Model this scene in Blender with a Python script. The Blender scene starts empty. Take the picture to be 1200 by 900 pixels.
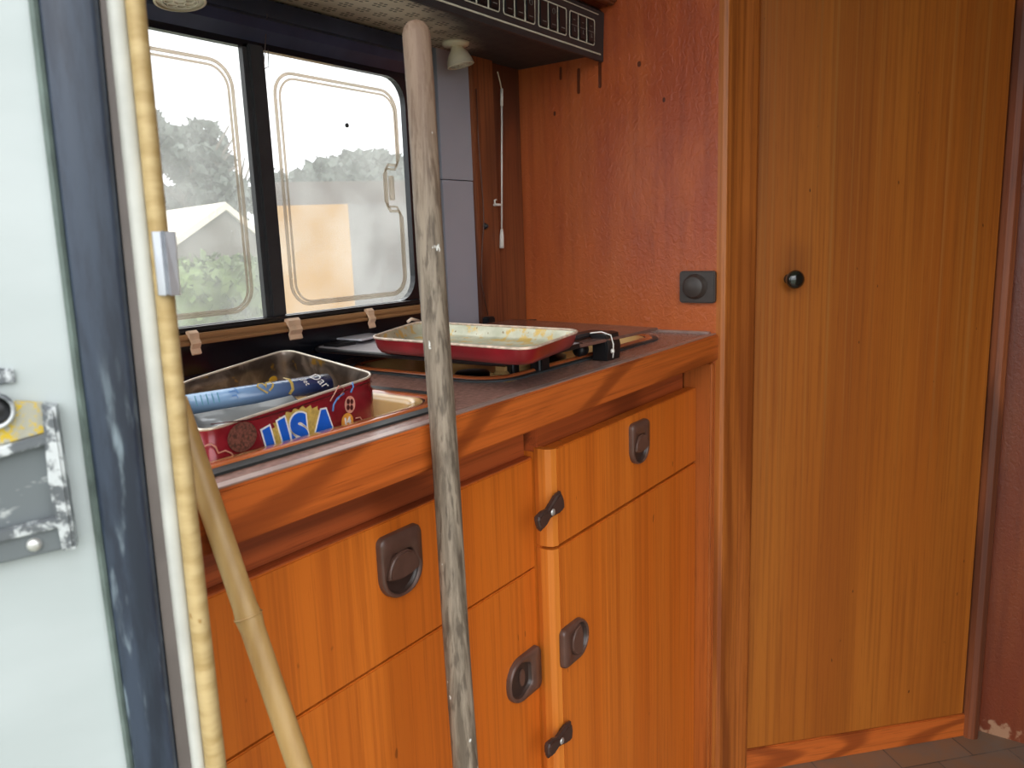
import bpy, bmesh, math, random
from mathutils import Vector, Matrix
random.seed(7)
COL = bpy.context.scene.collection
PI = math.pi
# ------------------------------------------------------------------ camera model (metres, floor z=0, x along the kitchen, y into the window wall)
CAM = Vector((-1.2552, -0.4836, 1.0483)); FPX = 920.0; HC = 0.882
def _basis(yaw, pitch, roll):
    y, p, r = (math.radians(a) for a in (yaw, pitch, roll))
    f = Vector((math.cos(y)*math.cos(p), math.sin(y)*math.cos(p), math.sin(p)))
    rt = Vector((math.sin(y), -math.cos(y), 0)); up = rt.cross(f)
    return rt*math.cos(r)+up*math.sin(r), -rt*math.sin(r)+up*math.cos(r), f
RT, UP, FW = _basis(35.9995, -10.3917, -2.108)
def ray(u, v): return FW+RT*((u-600)/FPX)-UP*((v-450)/FPX)
def at(u, v, ax, val):
    d = ray(u, v); return CAM+d*((val-CAM[ax])/d[ax])
def atp(u, v, p0, n):
    d = ray(u, v); p0 = Vector(p0); n = Vector(n); return CAM+d*(n.dot(p0-CAM)/n.dot(d))

# ------------------------------------------------------------------ materials
def S(*c):
    o = []
    for x in c:
        x /= 255.0
        o.append(x/12.92 if x <= .04045 else ((x+.055)/1.055)**2.4)
    return tuple(o)+(1.0,)
class NT:
    def __init__(s, name, rough=.5, metal=0.0, spec=.5, coat=0, world=False):
        s.m = bpy.data.materials.new(name); s.m.use_nodes = True; s.t = s.m.node_tree; s.n = s.t.nodes
        s.b = s.n['Principled BSDF']; s.b.inputs['Roughness'].default_value = rough; s.b.inputs['Metallic'].default_value = metal
        s.b.inputs['Specular IOR Level'].default_value = spec; s.b.inputs['Coat Weight'].default_value = coat
        s.b.inputs['Coat Roughness'].default_value = .15
        s.co = s.n.new('ShaderNodeNewGeometry').outputs['Position'] if world else s.n.new('ShaderNodeTexCoord').outputs['Object']
    def L(s, a, b): s.t.links.new(a, b)
    def put(s, sock, v):
        if hasattr(v, 'is_linked') or isinstance(v, bpy.types.NodeSocket): s.L(v, sock)
        else: sock.default_value = v
    def noise(s, scale=(1, 1, 1), sc=1.0, det=4, rough=.5, dist=0.0, co=None, rot=(0, 0, 0), loc=(0, 0, 0)):
        mp = s.n.new('ShaderNodeMapping'); s.L(co or s.co, mp.inputs['Vector']); mp.inputs['Scale'].default_value = scale
        mp.inputs['Rotation'].default_value = rot; mp.inputs['Location'].default_value = loc
        t = s.n.new('ShaderNodeTexNoise'); s.L(mp.outputs[0], t.inputs['Vector']); t.inputs['Scale'].default_value = sc
        t.inputs['Detail'].default_value = det; t.inputs['Roughness'].default_value = rough; t.inputs['Distortion'].default_value = dist
        return t.outputs['Fac']
    def math(s, op, a, b=0.0, c=0.0, clamp=False):
        t = s.n.new('ShaderNodeMath'); t.operation = op; t.use_clamp = clamp
        s.put(t.inputs[0], a); s.put(t.inputs[1], b); s.put(t.inputs[2], c); return t.outputs[0]
    def ramp(s, f, lo, hi):
        t = s.n.new('ShaderNodeMapRange'); s.put(t.inputs['Value'], f); t.inputs['From Min'].default_value = lo; t.inputs['From Max'].default_value = hi
        t.interpolation_type = 'SMOOTHSTEP'; return t.outputs[0]
    def mix(s, f, a, b, mode='MIX'):
        t = s.n.new('ShaderNodeMix'); t.data_type = 'RGBA'; t.blend_type = mode
        s.put(t.inputs[0], f); s.put(t.inputs[6], a); s.put(t.inputs[7], b); return t.outputs[2]
    def xyz(s):
        t = s.n.new('ShaderNodeSeparateXYZ'); s.L(s.co, t.inputs[0]); return t.outputs
    def bump(s, h, st=.2, d=.001):
        t = s.n.new('ShaderNodeBump'); s.L(h, t.inputs['Height']); t.inputs['Strength'].default_value = st; t.inputs['Distance'].default_value = d
        s.L(t.outputs[0], s.b.inputs['Normal'])
    def color(s, c): s.put(s.b.inputs['Base Color'], c)
    def rough(s, c): s.put(s.b.inputs['Roughness'], c)

def plain(name, c, rough=.5, metal=0.0, spec=.5, var=.12, sc=40, bump=0.0, coat=0):
    n = NT(name, rough, metal, spec, coat)
    f = n.noise(sc=sc, det=5)
    n.color(n.mix(n.ramp(f, .3, .7), tuple(x*(1-var) for x in c[:3])+(1,), tuple(min(1, x*(1+var)) for x in c[:3])+(1,)))
    if bump: n.bump(n.noise(sc=sc*3), bump)
    return n.m

def wood(name, c1, c2, dark, axis='z', rough=.38, fine=.5, rings=0.0, band=0.0, pores=.5, across=1.0, spec=.5, extra=None, flecks=0.0, coat=0.0):
    n = NT(name, rough, 0, spec, coat)
    a = {'x': 0, 'y': 1, 'z': 2}[axis]
    def st(cr, al):
        v = [cr*across]*3; v[a] = al; return tuple(v)
    broad = n.noise(st(9, .7), det=2)
    c = n.mix(n.ramp(broad, .3, .7), c1, c2)
    if band:
        x = n.xyz(); ax = x[0] if axis != 'x' else x[2]
        q = n.math('FLOOR', n.math('MULTIPLY', n.math('ADD', ax, 5.0), 1/band))
        w = n.n.new('ShaderNodeTexWhiteNoise'); w.noise_dimensions = '1D'; n.L(q, w.inputs['W'])
        c = n.mix(n.math('MULTIPLY', w.outputs['Value'], .26), c, dark)
    if rings:
        r = n.noise(st(5, .9), det=2, dist=.6, loc=(3, 1, 2))
        r = n.math('SINE', n.math('MULTIPLY', r, rings))
        c = n.mix(n.math('MULTIPLY', n.ramp(r, -.2, .95), .68), c, dark)
    fn = n.noise(st(170, 2.2), det=6, rough=.6)
    c = n.mix(n.math('MULTIPLY', n.ramp(fn, .42, .68), fine), c, dark)
    pn = n.noise(st(520, 14), det=2)
    c = n.mix(n.math('MULTIPLY', n.ramp(pn, .6, .72), pores), c, dark)
    if flecks:
        fl = n.noise(st(95, 30), det=1, loc=(7, 3, 1))
        c = n.mix(n.math('MULTIPLY', n.ramp(fl, .765, .80), flecks), c, S(50, 20, 8))
    if extra: c = extra(n, c)
    n.color(c)
    n.rough(n.math('ADD', rough-.06, n.math('MULTIPLY', broad, .14)))
    n.bump(fn, .12, .0006)
    return n.m

def capsule(n, p, q, r, soft=.4):
    """distance mask of a short stroke p-q in object coordinates"""
    p = Vector(p); q = Vector(q); d = q-p; L2 = max(d.length_squared, 1e-9)
    def vm(op, a, b=None, sc=None):
        t = n.n.new('ShaderNodeVectorMath'); t.operation = op; n.put(t.inputs[0], a)
        if b is not None: n.put(t.inputs[1], b)
        if sc is not None: n.put(t.inputs[3], sc)
        return t
    w = vm('SUBTRACT', n.co, tuple(p)).outputs[0]
    h = n.math('DIVIDE', vm('DOT_PRODUCT', w, tuple(d)).outputs['Value'], L2, clamp=True)
    e = vm('SUBTRACT', w, vm('SCALE', tuple(d), None, h).outputs[0]).outputs[0]
    dist = vm('LENGTH', e).outputs['Value']
    return n.math('SUBTRACT', 1.0, n.ramp(dist, r*(1-soft), r))

M = {}
# kitchen fronts: orange varnished veneer
M['front'] = wood('orange_veneer', S(220, 122, 40), S(210, 108, 28), S(164, 76, 20), 'z', .40, fine=.45, band=.037, pores=.35, flecks=.5)
M['front_edge'] = wood('orange_edge', S(214, 128, 48), S(205, 112, 36), S(160, 78, 20), 'z', .35, fine=.3, pores=.2)
M['fascia'] = wood('fascia_oak', S(200, 106, 44), S(188, 92, 34), S(118, 52, 20), 'x', .36, fine=.5, rings=60, pores=.6)
M['rail'] = wood('mahogany_rail', S(186, 92, 44), S(168, 78, 36), S(110, 48, 22), 'x', .45, fine=.5, rings=40)
M['post'] = wood('oak_post', S(188, 112, 46), S(170, 94, 36), S(120, 58, 20), 'z', .42, fine=.6, rings=30, pores=.6)
M['trimw'] = wood('trim_wood', S(176, 96, 38), S(160, 82, 32), S(110, 50, 20), 'z', .36)
M['dark_trim'] = wood('dark_trim_wood', S(150, 86, 48), S(120, 60, 34), S(70, 34, 20), 'z', .55, rings=20)
def ward_extra(n, c):
    k = capsule(n, (.083, -.02, 1.0), (.083, -.02, .985), .05, 1.0)
    c = n.mix(n.math('MULTIPLY', k, .45), c, S(90, 42, 14))
    pale = n.noise((140, 140, .35), det=3, loc=(1, 5, 2))
    hi = n.ramp(n.xyz()[2], .35, .95)
    return n.mix(n.math('MULTIPLY', n.math('MULTIPLY', n.ramp(pale, .52, .7), hi), .33), c, S(178, 128, 66))
M['ward'] = wood('wardrobe_oak_veneer', S(176, 104, 34), S(164, 90, 24), S(122, 62, 16), 'z', .42, fine=.5, band=.083, pores=.5, extra=ward_extra, flecks=.9)
def red_extra(n, c):
    o = n.noise((14, 14, 5), det=6, rough=.65, loc=(2, 2, 2))
    c = n.mix(n.math('MULTIPLY', n.ramp(o, .42, .7), .55), c, S(196, 98, 46))
    # worn varnish in a band above the worktop, with window light painted in
    z = n.xyz()[2]
    wv = n.math('ADD', z, n.math('MULTIPLY', o, .22))
    c = n.mix(n.math('MULTIPLY', n.math('SUBTRACT', 1.0, n.ramp(wv, 1.0, 1.16)), .5), c, S(202, 108, 50))
    # old drip stains
    y0 = at(672, 100, 0, 0.0); y1 = at(673, 112, 0, 0.0)
    for (u, v0, v1, r) in ((678, 82, 108, .0024), (703, 74, 101, .0026), (657, 80, 92, .002), (749, 74, 76, .0026), (778, 116, 118, .002), (650, 132, 134, .002)):
        a = at(u, v0, 0, 0.0); b = at(u, v1, 0, 0.0)
        c = n.mix(n.math('MULTIPLY', capsule(n, a, b, r*1.6), .8), c, S(46, 16, 12))
    return c
n_ = None
def red_panel(name, extra=None, bump=.6, dk=1.0):
    n = NT(name, .36, spec=.5, world=True)
    b = n.noise((6, 6, 1.2), det=5, rough=.6)
    c = n.mix(n.ramp(b, .35, .65), S(168, 76, 42), S(188, 98, 52))
    f = n.noise((70, 70, 4), det=6)
    c = n.mix(n.math('MULTIPLY', n.ramp(f, .4, .75), .45), c, S(128, 52, 30))
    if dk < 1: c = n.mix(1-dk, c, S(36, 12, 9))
    if extra: c = extra(n, c)
    n.color(c)
    n.bump(n.noise((120, 135, 105), det=3, dist=1.0), bump, .0022)
    n.rough(n.math('ADD', .22, n.math('MULTIPLY', n.noise(sc=30), .22)))
    return n.m
M['red'] = red_panel('embossed_red_panel', red_extra)
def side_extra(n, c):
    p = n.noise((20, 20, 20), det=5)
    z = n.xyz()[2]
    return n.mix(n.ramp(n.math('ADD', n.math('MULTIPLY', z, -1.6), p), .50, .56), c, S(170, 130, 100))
M['red_side'] = red_panel('shaded_dark_red_panel', side_extra, .3, .42)  # passage wall's shade mixed into the red; the cupboard shares it
M['lam'] = plain('brown_laminate', S(146, 110, 98), .26, var=.22, sc=160)
M['bone'] = plain('edge_strip', S(176, 150, 140), .3, .4, var=.1)
M['black'] = plain('black_plastic', S(22, 22, 24), .38)
M['black_gloss'] = plain('black_gloss', S(16, 18, 24), .2)
M['navy'] = plain('navy_black_board', S(50, 56, 76), .22, var=.25, sc=9)  # base colour lifted to carry the sky's reflection
M['inset'] = plain('charcoal_plastic', S(46, 46, 48), .42)
M['purple'] = plain('grey_lilac_panel', S(166, 166, 176), .5, var=.05, sc=6)
M['brown_pl'] = plain('brown_plastic', S(92, 66, 56), .34, var=.1, sc=60)
M['brown_pl_dark'] = plain('brown_plastic_dark', S(66, 48, 42), .4, var=.1)
M['recess_shade'] = plain('handle_recess_shade', S(58, 43, 38), .35)  # darker brown paints the shade of a deeper recess
M['switch'] = plain('switch_brown', S(66, 58, 54), .42)
M['knob'] = plain('knob_black', S(16, 26, 22), .12, coat=1)
M['steel'] = plain('steel', S(190, 192, 196), .28, .9)
M['screw'] = plain('screw', S(200, 200, 196), .35, .6)
M['cream_pl'] = plain('cream_plastic', S(226, 214, 190), .4, var=.06)
M['white_pl'] = plain('white_plastic', S(232, 228, 220), .4, var=.05)
M['tan_rail'] = wood('tan_rail', S(176, 132, 86), S(150, 106, 66), S(110, 74, 42), 'x', .45, fine=.3)
M['tan_clip'] = plain('tan_clip', S(206, 172, 142), .42)
M['enamel'] = plain('cream_enamel', S(226, 184, 120), .18, var=.12, sc=14, coat=.6)
M['enamel_rim'] = plain('orange_brown_enamel', S(186, 100, 54), .2, var=.1, sc=30, coat=.6)
M['gasket'] = plain('grey_rubber', S(60, 66, 68), .5, var=.2, sc=50)
M['sgasket'] = plain('black_rubber', S(36, 40, 40), .5, var=.2, sc=50)
def smoked():
    n = NT('smoked_glass', .09, spec=.6); n.color(n.mix(n.ramp(n.noise(sc=45), .5, .8), S(112, 80, 70), S(146, 114, 102)))
    n.rough(n.math('ADD', .1, n.math('MULTIPLY', n.noise(sc=12), .22))); n.b.inputs['Alpha'].default_value = 1; return n.m
M['smoked'] = smoked()
M['smoked_l'] = plain('dusty_sheen_glass', S(172, 168, 172), .4, var=.25, sc=22)  # pale dust tone that also paints in the window's reflection
M['tray_red'] = plain('red_enamel', S(140, 24, 34), .3, var=.3, sc=18, coat=.4)
def tray_in():
    n = NT('tray_inside', .35, .25)
    a = n.noise(sc=28, det=5); b = n.noise(sc=55, det=4, loc=(3, 3, 3)); c = n.mix(n.ramp(a, .3, .7), S(168, 170, 146), S(206, 204, 184))
    c = n.mix(n.ramp(b, .52, .62), c, S(204, 172, 96)); c = n.mix(n.ramp(n.noise(sc=160), .66, .72), c, S(120, 96, 60)); n.color(c); return n.m
M['tray_in'] = tray_in()
M['tray_edge'] = plain('tray_edge', S(206, 184, 164), .35, var=.25, sc=120)
# window
def acrylic(name, haze, tint, dirt=True):
    m = bpy.data.materials.new(name); m.use_nodes = True; t = m.node_tree; n = t.nodes; n.clear()
    o = n.new('ShaderNodeOutputMaterial'); tr = n.new('ShaderNodeBsdfTransparent'); tr.inputs[0].default_value = tint
    tl = n.new('ShaderNodeBsdfTranslucent'); tl.inputs[0].default_value = (.9, .9, .86, 1)
    gl = n.new('ShaderNodeBsdfGlossy'); gl.inputs['Roughness'].default_value = .05
    mx = n.new('ShaderNodeMixShader'); m2 = n.new('ShaderNodeMixShader'); fr = n.new('ShaderNodeLayerWeight'); fr.inputs[0].default_value = .12; pw = n.new('ShaderNodeMath'); pw.operation = 'MULTIPLY'; pw.inputs[1].default_value = .35; t.links.new(fr.outputs['Facing'], pw.inputs[0])
    t.links.new(tr.outputs[0], mx.inputs[1]); t.links.new(tl.outputs[0], mx.inputs[2])
    co = n.new('ShaderNodeTexCoord'); no = n.new('ShaderNodeTexNoise'); no.inputs['Scale'].default_value = 14; no.inputs['Detail'].default_value = 6
    t.links.new(co.outputs['Object'], no.inputs['Vector']); r = n.new('ShaderNodeMapRange'); t.links.new(no.outputs['Fac'], r.inputs['Value'])
    r.inputs['From Min'].default_value = .35; r.inputs['From Max'].default_value = .7; r.inputs['To Min'].default_value = haze*.7; r.inputs['To Max'].default_value = haze*1.4
    s2 = n.new('ShaderNodeTexNoise'); s2.inputs['Scale'].default_value = 330; s2.inputs['Detail'].default_value = 1; t.links.new(co.outputs['Object'], s2.inputs['Vector'])
    r2 = n.new('ShaderNodeMapRange'); t.links.new(s2.outputs['Fac'], r2.inputs['Value']); r2.inputs['From Min'].default_value = .75; r2.inputs['From Max'].default_value = .8; r2.inputs['To Max'].default_value = .5
    ad = n.new('ShaderNodeMath'); ad.use_clamp = True; t.links.new(r.outputs[0], ad.inputs[0]); t.links.new(r2.outputs[0], ad.inputs[1])
    t.links.new(ad.outputs[0], mx.inputs[0])
    t.links.new(pw.outputs[0], m2.inputs[0]); t.links.new(mx.outputs[0], m2.inputs[1]); t.links.new(gl.outputs[0], m2.inputs[2]); t.links.new(m2.outputs[0], o.inputs[0])
    return m
M['pane'] = acrylic('acrylic_pane', .17, (.95, .95, .94, 1))
M['ridge'] = acrylic('acrylic_ridge', .25, (.60, .53, .46, 1))
# caravan outside
def skin():
    n = NT('white_skin', .42)
    a = n.noise((3, 3, 9), det=5); c = n.mix(n.ramp(a, .35, .7), S(168, 176, 175), S(184, 191, 191))
    g = n.noise((26, 26, 3), det=4); c = n.mix(n.math('MULTIPLY', n.ramp(g, .6, .8), .35), c, S(150, 168, 140))
    n.color(c); return n.m
M['skin'] = skin()
def rubber_trim():
    n = NT('blue_black_trim', .38, world=True)
    a = n.noise((60, 60, 9), det=6, rough=.7); c = n.mix(n.ramp(a, .35, .6), S(34, 41, 54), S(50, 60, 75))
    z = n.xyz()[2]; w = n.noise((120, 120, 20), det=5)
    low = n.math('SUBTRACT', 1.0, n.ramp(z, .93, 1.02))
    c = n.mix(n.math('MULTIPLY', n.ramp(w, .55, .72), low), c, S(128, 142, 150))
    n.color(c); n.bump(a, .3, .001); return n.m
M['trim'] = rubber_trim()
M['trim_edge'] = plain('green_grey_edge', S(92, 104, 98), .5, var=.3, sc=50)
M['trim_brown'] = plain('brown_grey_strip', S(96, 88, 84), .5, var=.1)
M['seal_white'] = plain('white_seal', S(184, 184, 176), .5, var=.12, sc=30)
def cream():
    n = NT('cream_seal', .55)
    a = n.noise((40, 40, 130), det=5); c = n.mix(n.ramp(a, .3, .7), S(164, 138, 88), S(188, 164, 116))
    c = n.mix(n.ramp(n.noise(sc=90, loc=(2, 2, 2)), .68, .74), c, S(150, 116, 60)); n.color(c); n.bump(a, .5, .002); return n.m
M['cream'] = cream()
def worn_metal():
    n = NT('worn_metal', .42, .45)
    a = n.noise(sc=60, det=6, rough=.7); c = n.mix(n.ramp(a, .46, .56), S(104, 108, 112), S(206, 210, 212))
    n.color(c); n.bump(a, .3, .001); return n.m
M['worn'] = worn_metal()
def dark_plate():
    n = NT('grey_painted_plate', .5)
    a = n.noise((50, 50, 110), det=5); c = n.mix(n.ramp(a, .62, .70), S(98, 104, 106), S(170, 174, 172)); n.color(c); return n.m
M['plate'] = dark_plate()
def lichen():
    n = NT('lichen_metal', .7)
    a = n.noise(sc=130, det=6, rough=.7); c = n.mix(n.ramp(a, .52, .60), S(160, 158, 142), S(196, 166, 40)); n.color(c); n.bump(a, .6, .002); return n.m
M['lichen'] = lichen()
def pole_m():
    n = NT('weathered_pole', .6)
    a = n.noise((120, 120, 9), det=6, rough=.65, dist=.5); c = n.mix(n.ramp(a, .35, .65), S(98, 86, 72), S(150, 136, 118))
    b = n.noise((220, 220, 40), det=4); c = n.mix(n.math('MULTIPLY', n.ramp(b, .5, .66), .7), c, S(70, 58, 46))
    z = n.xyz()[2]; c = n.mix(n.math('MULTIPLY', n.ramp(z, 1.02, 1.22), .6), c, S(136, 104, 84))
    w = n.noise((110, 110, 60), det=3, loc=(4, 4, 4)); c = n.mix(n.ramp(w, .70, .74), c, S(222, 222, 216))
    n.color(c); n.bump(a, .6, .0015); return n.m
M['pole'] = pole_m()
def bamboo_m():
    n = NT('bamboo', .42)
    a = n.noise((70, 70, 5), det=5); c = n.mix(n.ramp(a, .3, .7), S(160, 124, 72), S(182, 148, 94))
    b = n.noise((30, 30, 16), det=4, loc=(1, 2, 3)); c = n.mix(n.math('MULTIPLY', n.ramp(b, .62, .75), .5), c, S(150, 104, 58))
    n.color(c); n.bump(a, .2, .0008); return n.m
M['bamboo'] = bamboo_m()
def floor_m():
    n = NT('worn_brown_vinyl', .5)
    bt = n.n.new('ShaderNodeTexBrick'); mp = n.n.new('ShaderNodeMapping'); n.L(n.co, mp.inputs[0]); mp.inputs['Rotation'].default_value = (0, 0, .75); n.L(mp.outputs[0], bt.inputs['Vector'])
    bt.inputs['Scale'].default_value = 1; bt.inputs['Brick Width'].default_value = .16; bt.inputs['Row Height'].default_value = .08; bt.inputs['Mortar Size'].default_value = .0014
    bt.inputs['Color1'].default_value = S(140, 108, 80); bt.inputs['Color2'].default_value = S(112, 92, 76); bt.inputs['Mortar'].default_value = S(76, 66, 58)
    a = n.noise(sc=14, det=6, rough=.7); n.color(n.mix(n.math('MULTIPLY', n.ramp(a, .4, .7), .7), bt.outputs[0], S(118, 108, 98))); return n.m
M['floor'] = floor_m()
def perf():
    """beige panel with groups of small dark slots and a darker tone towards its front and right end"""
    n = NT('beige_vent_panel', .6, world=True)
    x = n.xyz()
    P = .031
    def cell(o):
        fx = n.math('SUBTRACT', n.math('FRACT', n.math('MULTIPLY', n.math('ADD', x[0], 5+o*P/2), 1/P)), .5)
        fy = n.math('SUBTRACT', n.math('FRACT', n.math('MULTIPLY', n.math('ADD', x[1], 5+o*P/2), 1/P)), .5)
        return fx, fy
    tot = None
    for o in (0,):
        fx, fy = cell(o)
        for dx, dy in ((-.13, -.22), (.13, -.22), (-.25, 0), (.25, 0), (-.13, .22), (.13, .22), (0, 0)):
            ex = n.math('MULTIPLY', n.math('SUBTRACT', fx, dx), .75); ey = n.math('MULTIPLY', n.math('SUBTRACT', fy, dy), 1.15)
            d = n.math('SQRT', n.math('ADD', n.math('MULTIPLY', ex, ex), n.math('MULTIPLY', ey, ey)))
            k = n.math('SUBTRACT', 1.0, n.ramp(d, .07, .09))
            tot = k if tot is None else n.math('MAXIMUM', tot, k)
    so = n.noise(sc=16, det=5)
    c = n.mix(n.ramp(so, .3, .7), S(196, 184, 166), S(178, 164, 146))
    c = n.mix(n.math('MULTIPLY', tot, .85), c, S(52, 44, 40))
    # darker nearer the front lip and the right end, ragged edge
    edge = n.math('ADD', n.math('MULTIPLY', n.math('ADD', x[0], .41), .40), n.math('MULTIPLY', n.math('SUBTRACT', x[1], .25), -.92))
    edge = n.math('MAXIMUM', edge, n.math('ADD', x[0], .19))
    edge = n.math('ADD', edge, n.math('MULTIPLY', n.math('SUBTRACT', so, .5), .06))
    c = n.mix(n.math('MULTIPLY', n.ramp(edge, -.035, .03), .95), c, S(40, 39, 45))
    n.color(c); return n.m
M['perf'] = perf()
M['line'] = plain('white_print', S(206, 204, 186), .5, var=.05)
M['btn'] = plain('black_button', S(18, 18, 20), .3)
M['grey_print'] = plain('grey_print', S(120, 120, 116), .5)
M['glass_lamp'] = plain('lamp_lens', S(214, 206, 188), .25, var=.2, sc=70)

# ------------------------------------------------------------------ mesh helpers (world coordinates)
def nb(): return bmesh.new()
def bx(bm, x0, x1, y0, y1, z0, z1, bev=0.0, seg=2, mi=0, mat=None):
    t = bmesh.new(); bmesh.ops.create_cube(t, size=1)
    for v in t.verts: v.co = Vector(((x0+x1)/2+v.co.x*abs(x1-x0), (y0+y1)/2+v.co.y*abs(y1-y0), (z0+z1)/2+v.co.z*abs(z1-z0)))
    if bev: bmesh.ops.bevel(t, geom=t.edges[:], offset=bev, segments=seg, affect='EDGES', clamp_overlap=True)
    merge(bm, t, mi, mat); return bm
def merge(bm, t, mi=0, mat=None, keep=False):
    mp = {}
    for v in t.verts: mp[v] = bm.verts.new(mat @ v.co if mat else v.co)
    for f in t.faces:
        try: g = bm.faces.new([mp[v] for v in f.verts])
        except ValueError: continue
        g.material_index = f.material_index if keep else mi; g.smooth = f.smooth
    t.free()
def prism(bm, pts, vec, mi=0, bev=0.0, seg=2, smooth=False):
    """pts: closed outline (Vectors), extruded by vec"""
    t = bmesh.new(); vec = Vector(vec)
    a = [t.verts.new(p) for p in pts]; b = [t.verts.new(Vector(p)+vec) for p in pts]
    t.faces.new(a); t.faces.new(list(reversed(b)))
    for i in range(len(pts)):
        f = t.faces.new([a[i], b[i], b[(i+1) % len(pts)], a[(i+1) % len(pts)]]); f.smooth = smooth
    bmesh.ops.recalc_face_normals(t, faces=t.faces[:])
    if bev:
        ed = [e for e in t.edges if (e.verts[0] in a) == (e.verts[1] in a)]
        bmesh.ops.bevel(t, geom=ed, offset=bev, segments=seg, affect='EDGES', clamp_overlap=True)
    merge(bm, t, mi); return bm
def rr(w, h, r, n=6, cx=0, cy=0):
    """rounded rectangle outline, 2-D, r may be four radii (bl, br, tr, tl)"""
    rs = r if isinstance(r, (tuple, list)) else (r,)*4
    o = []
    for (sx, sy, a0, q) in ((-1, -1, PI, rs[0]), (1, -1, 1.5*PI, rs[1]), (1, 1, 0, rs[2]), (-1, 1, .5*PI, rs[3])):
        if q <= 1e-6: o.append((cx+sx*w/2, cy+sy*h/2)); continue
        px = cx+sx*(w/2-q); py = cy+sy*(h/2-q)
        for k in range(n+1):
            a = a0+k*PI/2/n; o.append((px+q*math.cos(a), py+q*math.sin(a)))
    return o
def ring(bm, outer, inner, vec, mi=0, smooth=False):
    """solid frame between two closed outlines with equal counts"""
    vec = Vector(vec); N = len(outer)
    A = [bm.verts.new(p) for p in outer]; B = [bm.verts.new(p) for p in inner]
    C = [bm.verts.new(Vector(p)+vec) for p in outer]; D = [bm.verts.new(Vector(p)+vec) for p in inner]
    for i in range(N):
        j = (i+1) % N
        for q in ((A[i], A[j], B[j], B[i]), (C[j], C[i], D[i], D[j]), (A[j], A[i], C[i], C[j]), (B[i], B[j], D[j], D[i])):
            f = bm.faces.new(q); f.material_index = mi; f.smooth = smooth
    return bm
def tube(bm, pts, r, n=12, closed=False, cap=True, mi=0, sx=1.0):
    pts = [Vector(p) for p in pts]; N = len(pts); rs = r if isinstance(r, (list, tuple)) else [r]*N
    rings = []; ref = None
    for i, p in enumerate(pts):
        if closed: d = (pts[(i+1) % N]-pts[i-1]).normalized()
        else: d = (pts[min(i+1, N-1)]-pts[max(i-1, 0)]).normalized()
        if ref is None: ref = Vector((0, 0, 1)) if abs(d.z) < .9 else Vector((1, 0, 0))
        a = (ref-d*ref.dot(d)).normalized(); b = d.cross(a); ref = a
        rings.append([bm.verts.new(p+(a*math.cos(2*PI*k/n)*sx+b*math.sin(2*PI*k/n))*rs[i]) for k in range(n)])
    M_ = N if closed else N-1
    for i in range(M_):
        A = rings[i]; B = rings[(i+1) % N]
        for k in range(n):
            f = bm.faces.new((A[k], A[(k+1) % n], B[(k+1) % n], B[k])); f.smooth = True; f.material_index = mi
    if cap and not closed:
        f = bm.faces.new(list(reversed(rings[0]))); f.material_index = mi
        f = bm.faces.new(rings[-1]); f.material_index = mi
    return bm
def frame_of(axis):
    d = Vector(axis).normalized(); ref = Vector((0, 0, 1)) if abs(d.z) < .9 else Vector((1, 0, 0))
    a = (ref-d*ref.dot(d)).normalized(); return a, d.cross(a), d
def lathe(bm, base, axis, prof, n=24, mi=0):
    """prof: (radius, distance along axis)"""
    a, b, d = frame_of(axis); base = Vector(base); R = []
    for r, h in prof:
        if r < 1e-6: R.append([bm.verts.new(base+d*h)])
        else: R.append([bm.verts.new(base+d*h+(a*math.cos(2*PI*k/n)+b*math.sin(2*PI*k/n))*r) for k in range(n)])
    for i in range(len(R)-1):
        A, B = R[i], R[i+1]
        for k in range(n):
            k2 = (k+1) % n
            if len(A) == 1 and len(B) == 1: continue
            if len(A) == 1: q = (A[0], B[k2], B[k])
            elif len(B) == 1: q = (A[k], A[k2], B[0])
            else: q = (A[k], A[k2], B[k2], B[k])
            f = bm.faces.new(q); f.smooth = True; f.material_index = mi
    return bm

# ------------------------------------------------------------------ objects
WM = {}
def wm(o): return WM.get(o.name, Matrix.Identity(4)) if o else Matrix.Identity(4)
def tag(o, label=None, cat=None, group=None, kind=None):
    if label: o['label'] = label
    if cat: o['category'] = cat
    if group: o['group'] = group
    if kind: o['kind'] = kind
    return o
def thing(name, label, cat, loc=(0, 0, 0), rz=0.0, group=None, kind=None):
    o = bpy.data.objects.new(name, None); COL.objects.link(o); o.empty_display_size = .05
    o.location = loc; o.rotation_euler = (0, 0, rz)
    WM[o.name] = Matrix.Translation(Vector(loc)) @ Matrix.Rotation(rz, 4, 'Z')
    return tag(o, label, cat, group, kind)
def obj(name, bm, mats, parent=None, origin=None, local=False, label=None, tex_world=False, recalc=True):
    """bm is in world coordinates unless local=True; becomes one mesh object"""
    if recalc: bmesh.ops.recalc_face_normals(bm, faces=bm.faces[:])
    if parent is None:
        if origin is not None: W = Matrix.Translation(Vector(origin))
        else: W = Matrix.Identity(4)
    else: W = wm(parent)
    if not local: bmesh.ops.transform(bm, matrix=W.inverted(), verts=bm.verts[:])
    me = bpy.data.meshes.new(name); bm.to_mesh(me); bm.free()
    for m in (mats if isinstance(mats, (list, tuple)) else [mats]): me.materials.append(M[m] if isinstance(m, str) else m)
    o = bpy.data.objects.new(name, me); COL.objects.link(o); o.parent = parent
    if parent is None: o.matrix_world = W
    WM[o.name] = W
    if label: o['label'] = label
    return o
def struct(name, bm, mats, parent=None):
    o = obj(name, bm, mats, parent)
    if parent is None: o['kind'] = 'structure'
    return o
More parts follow.
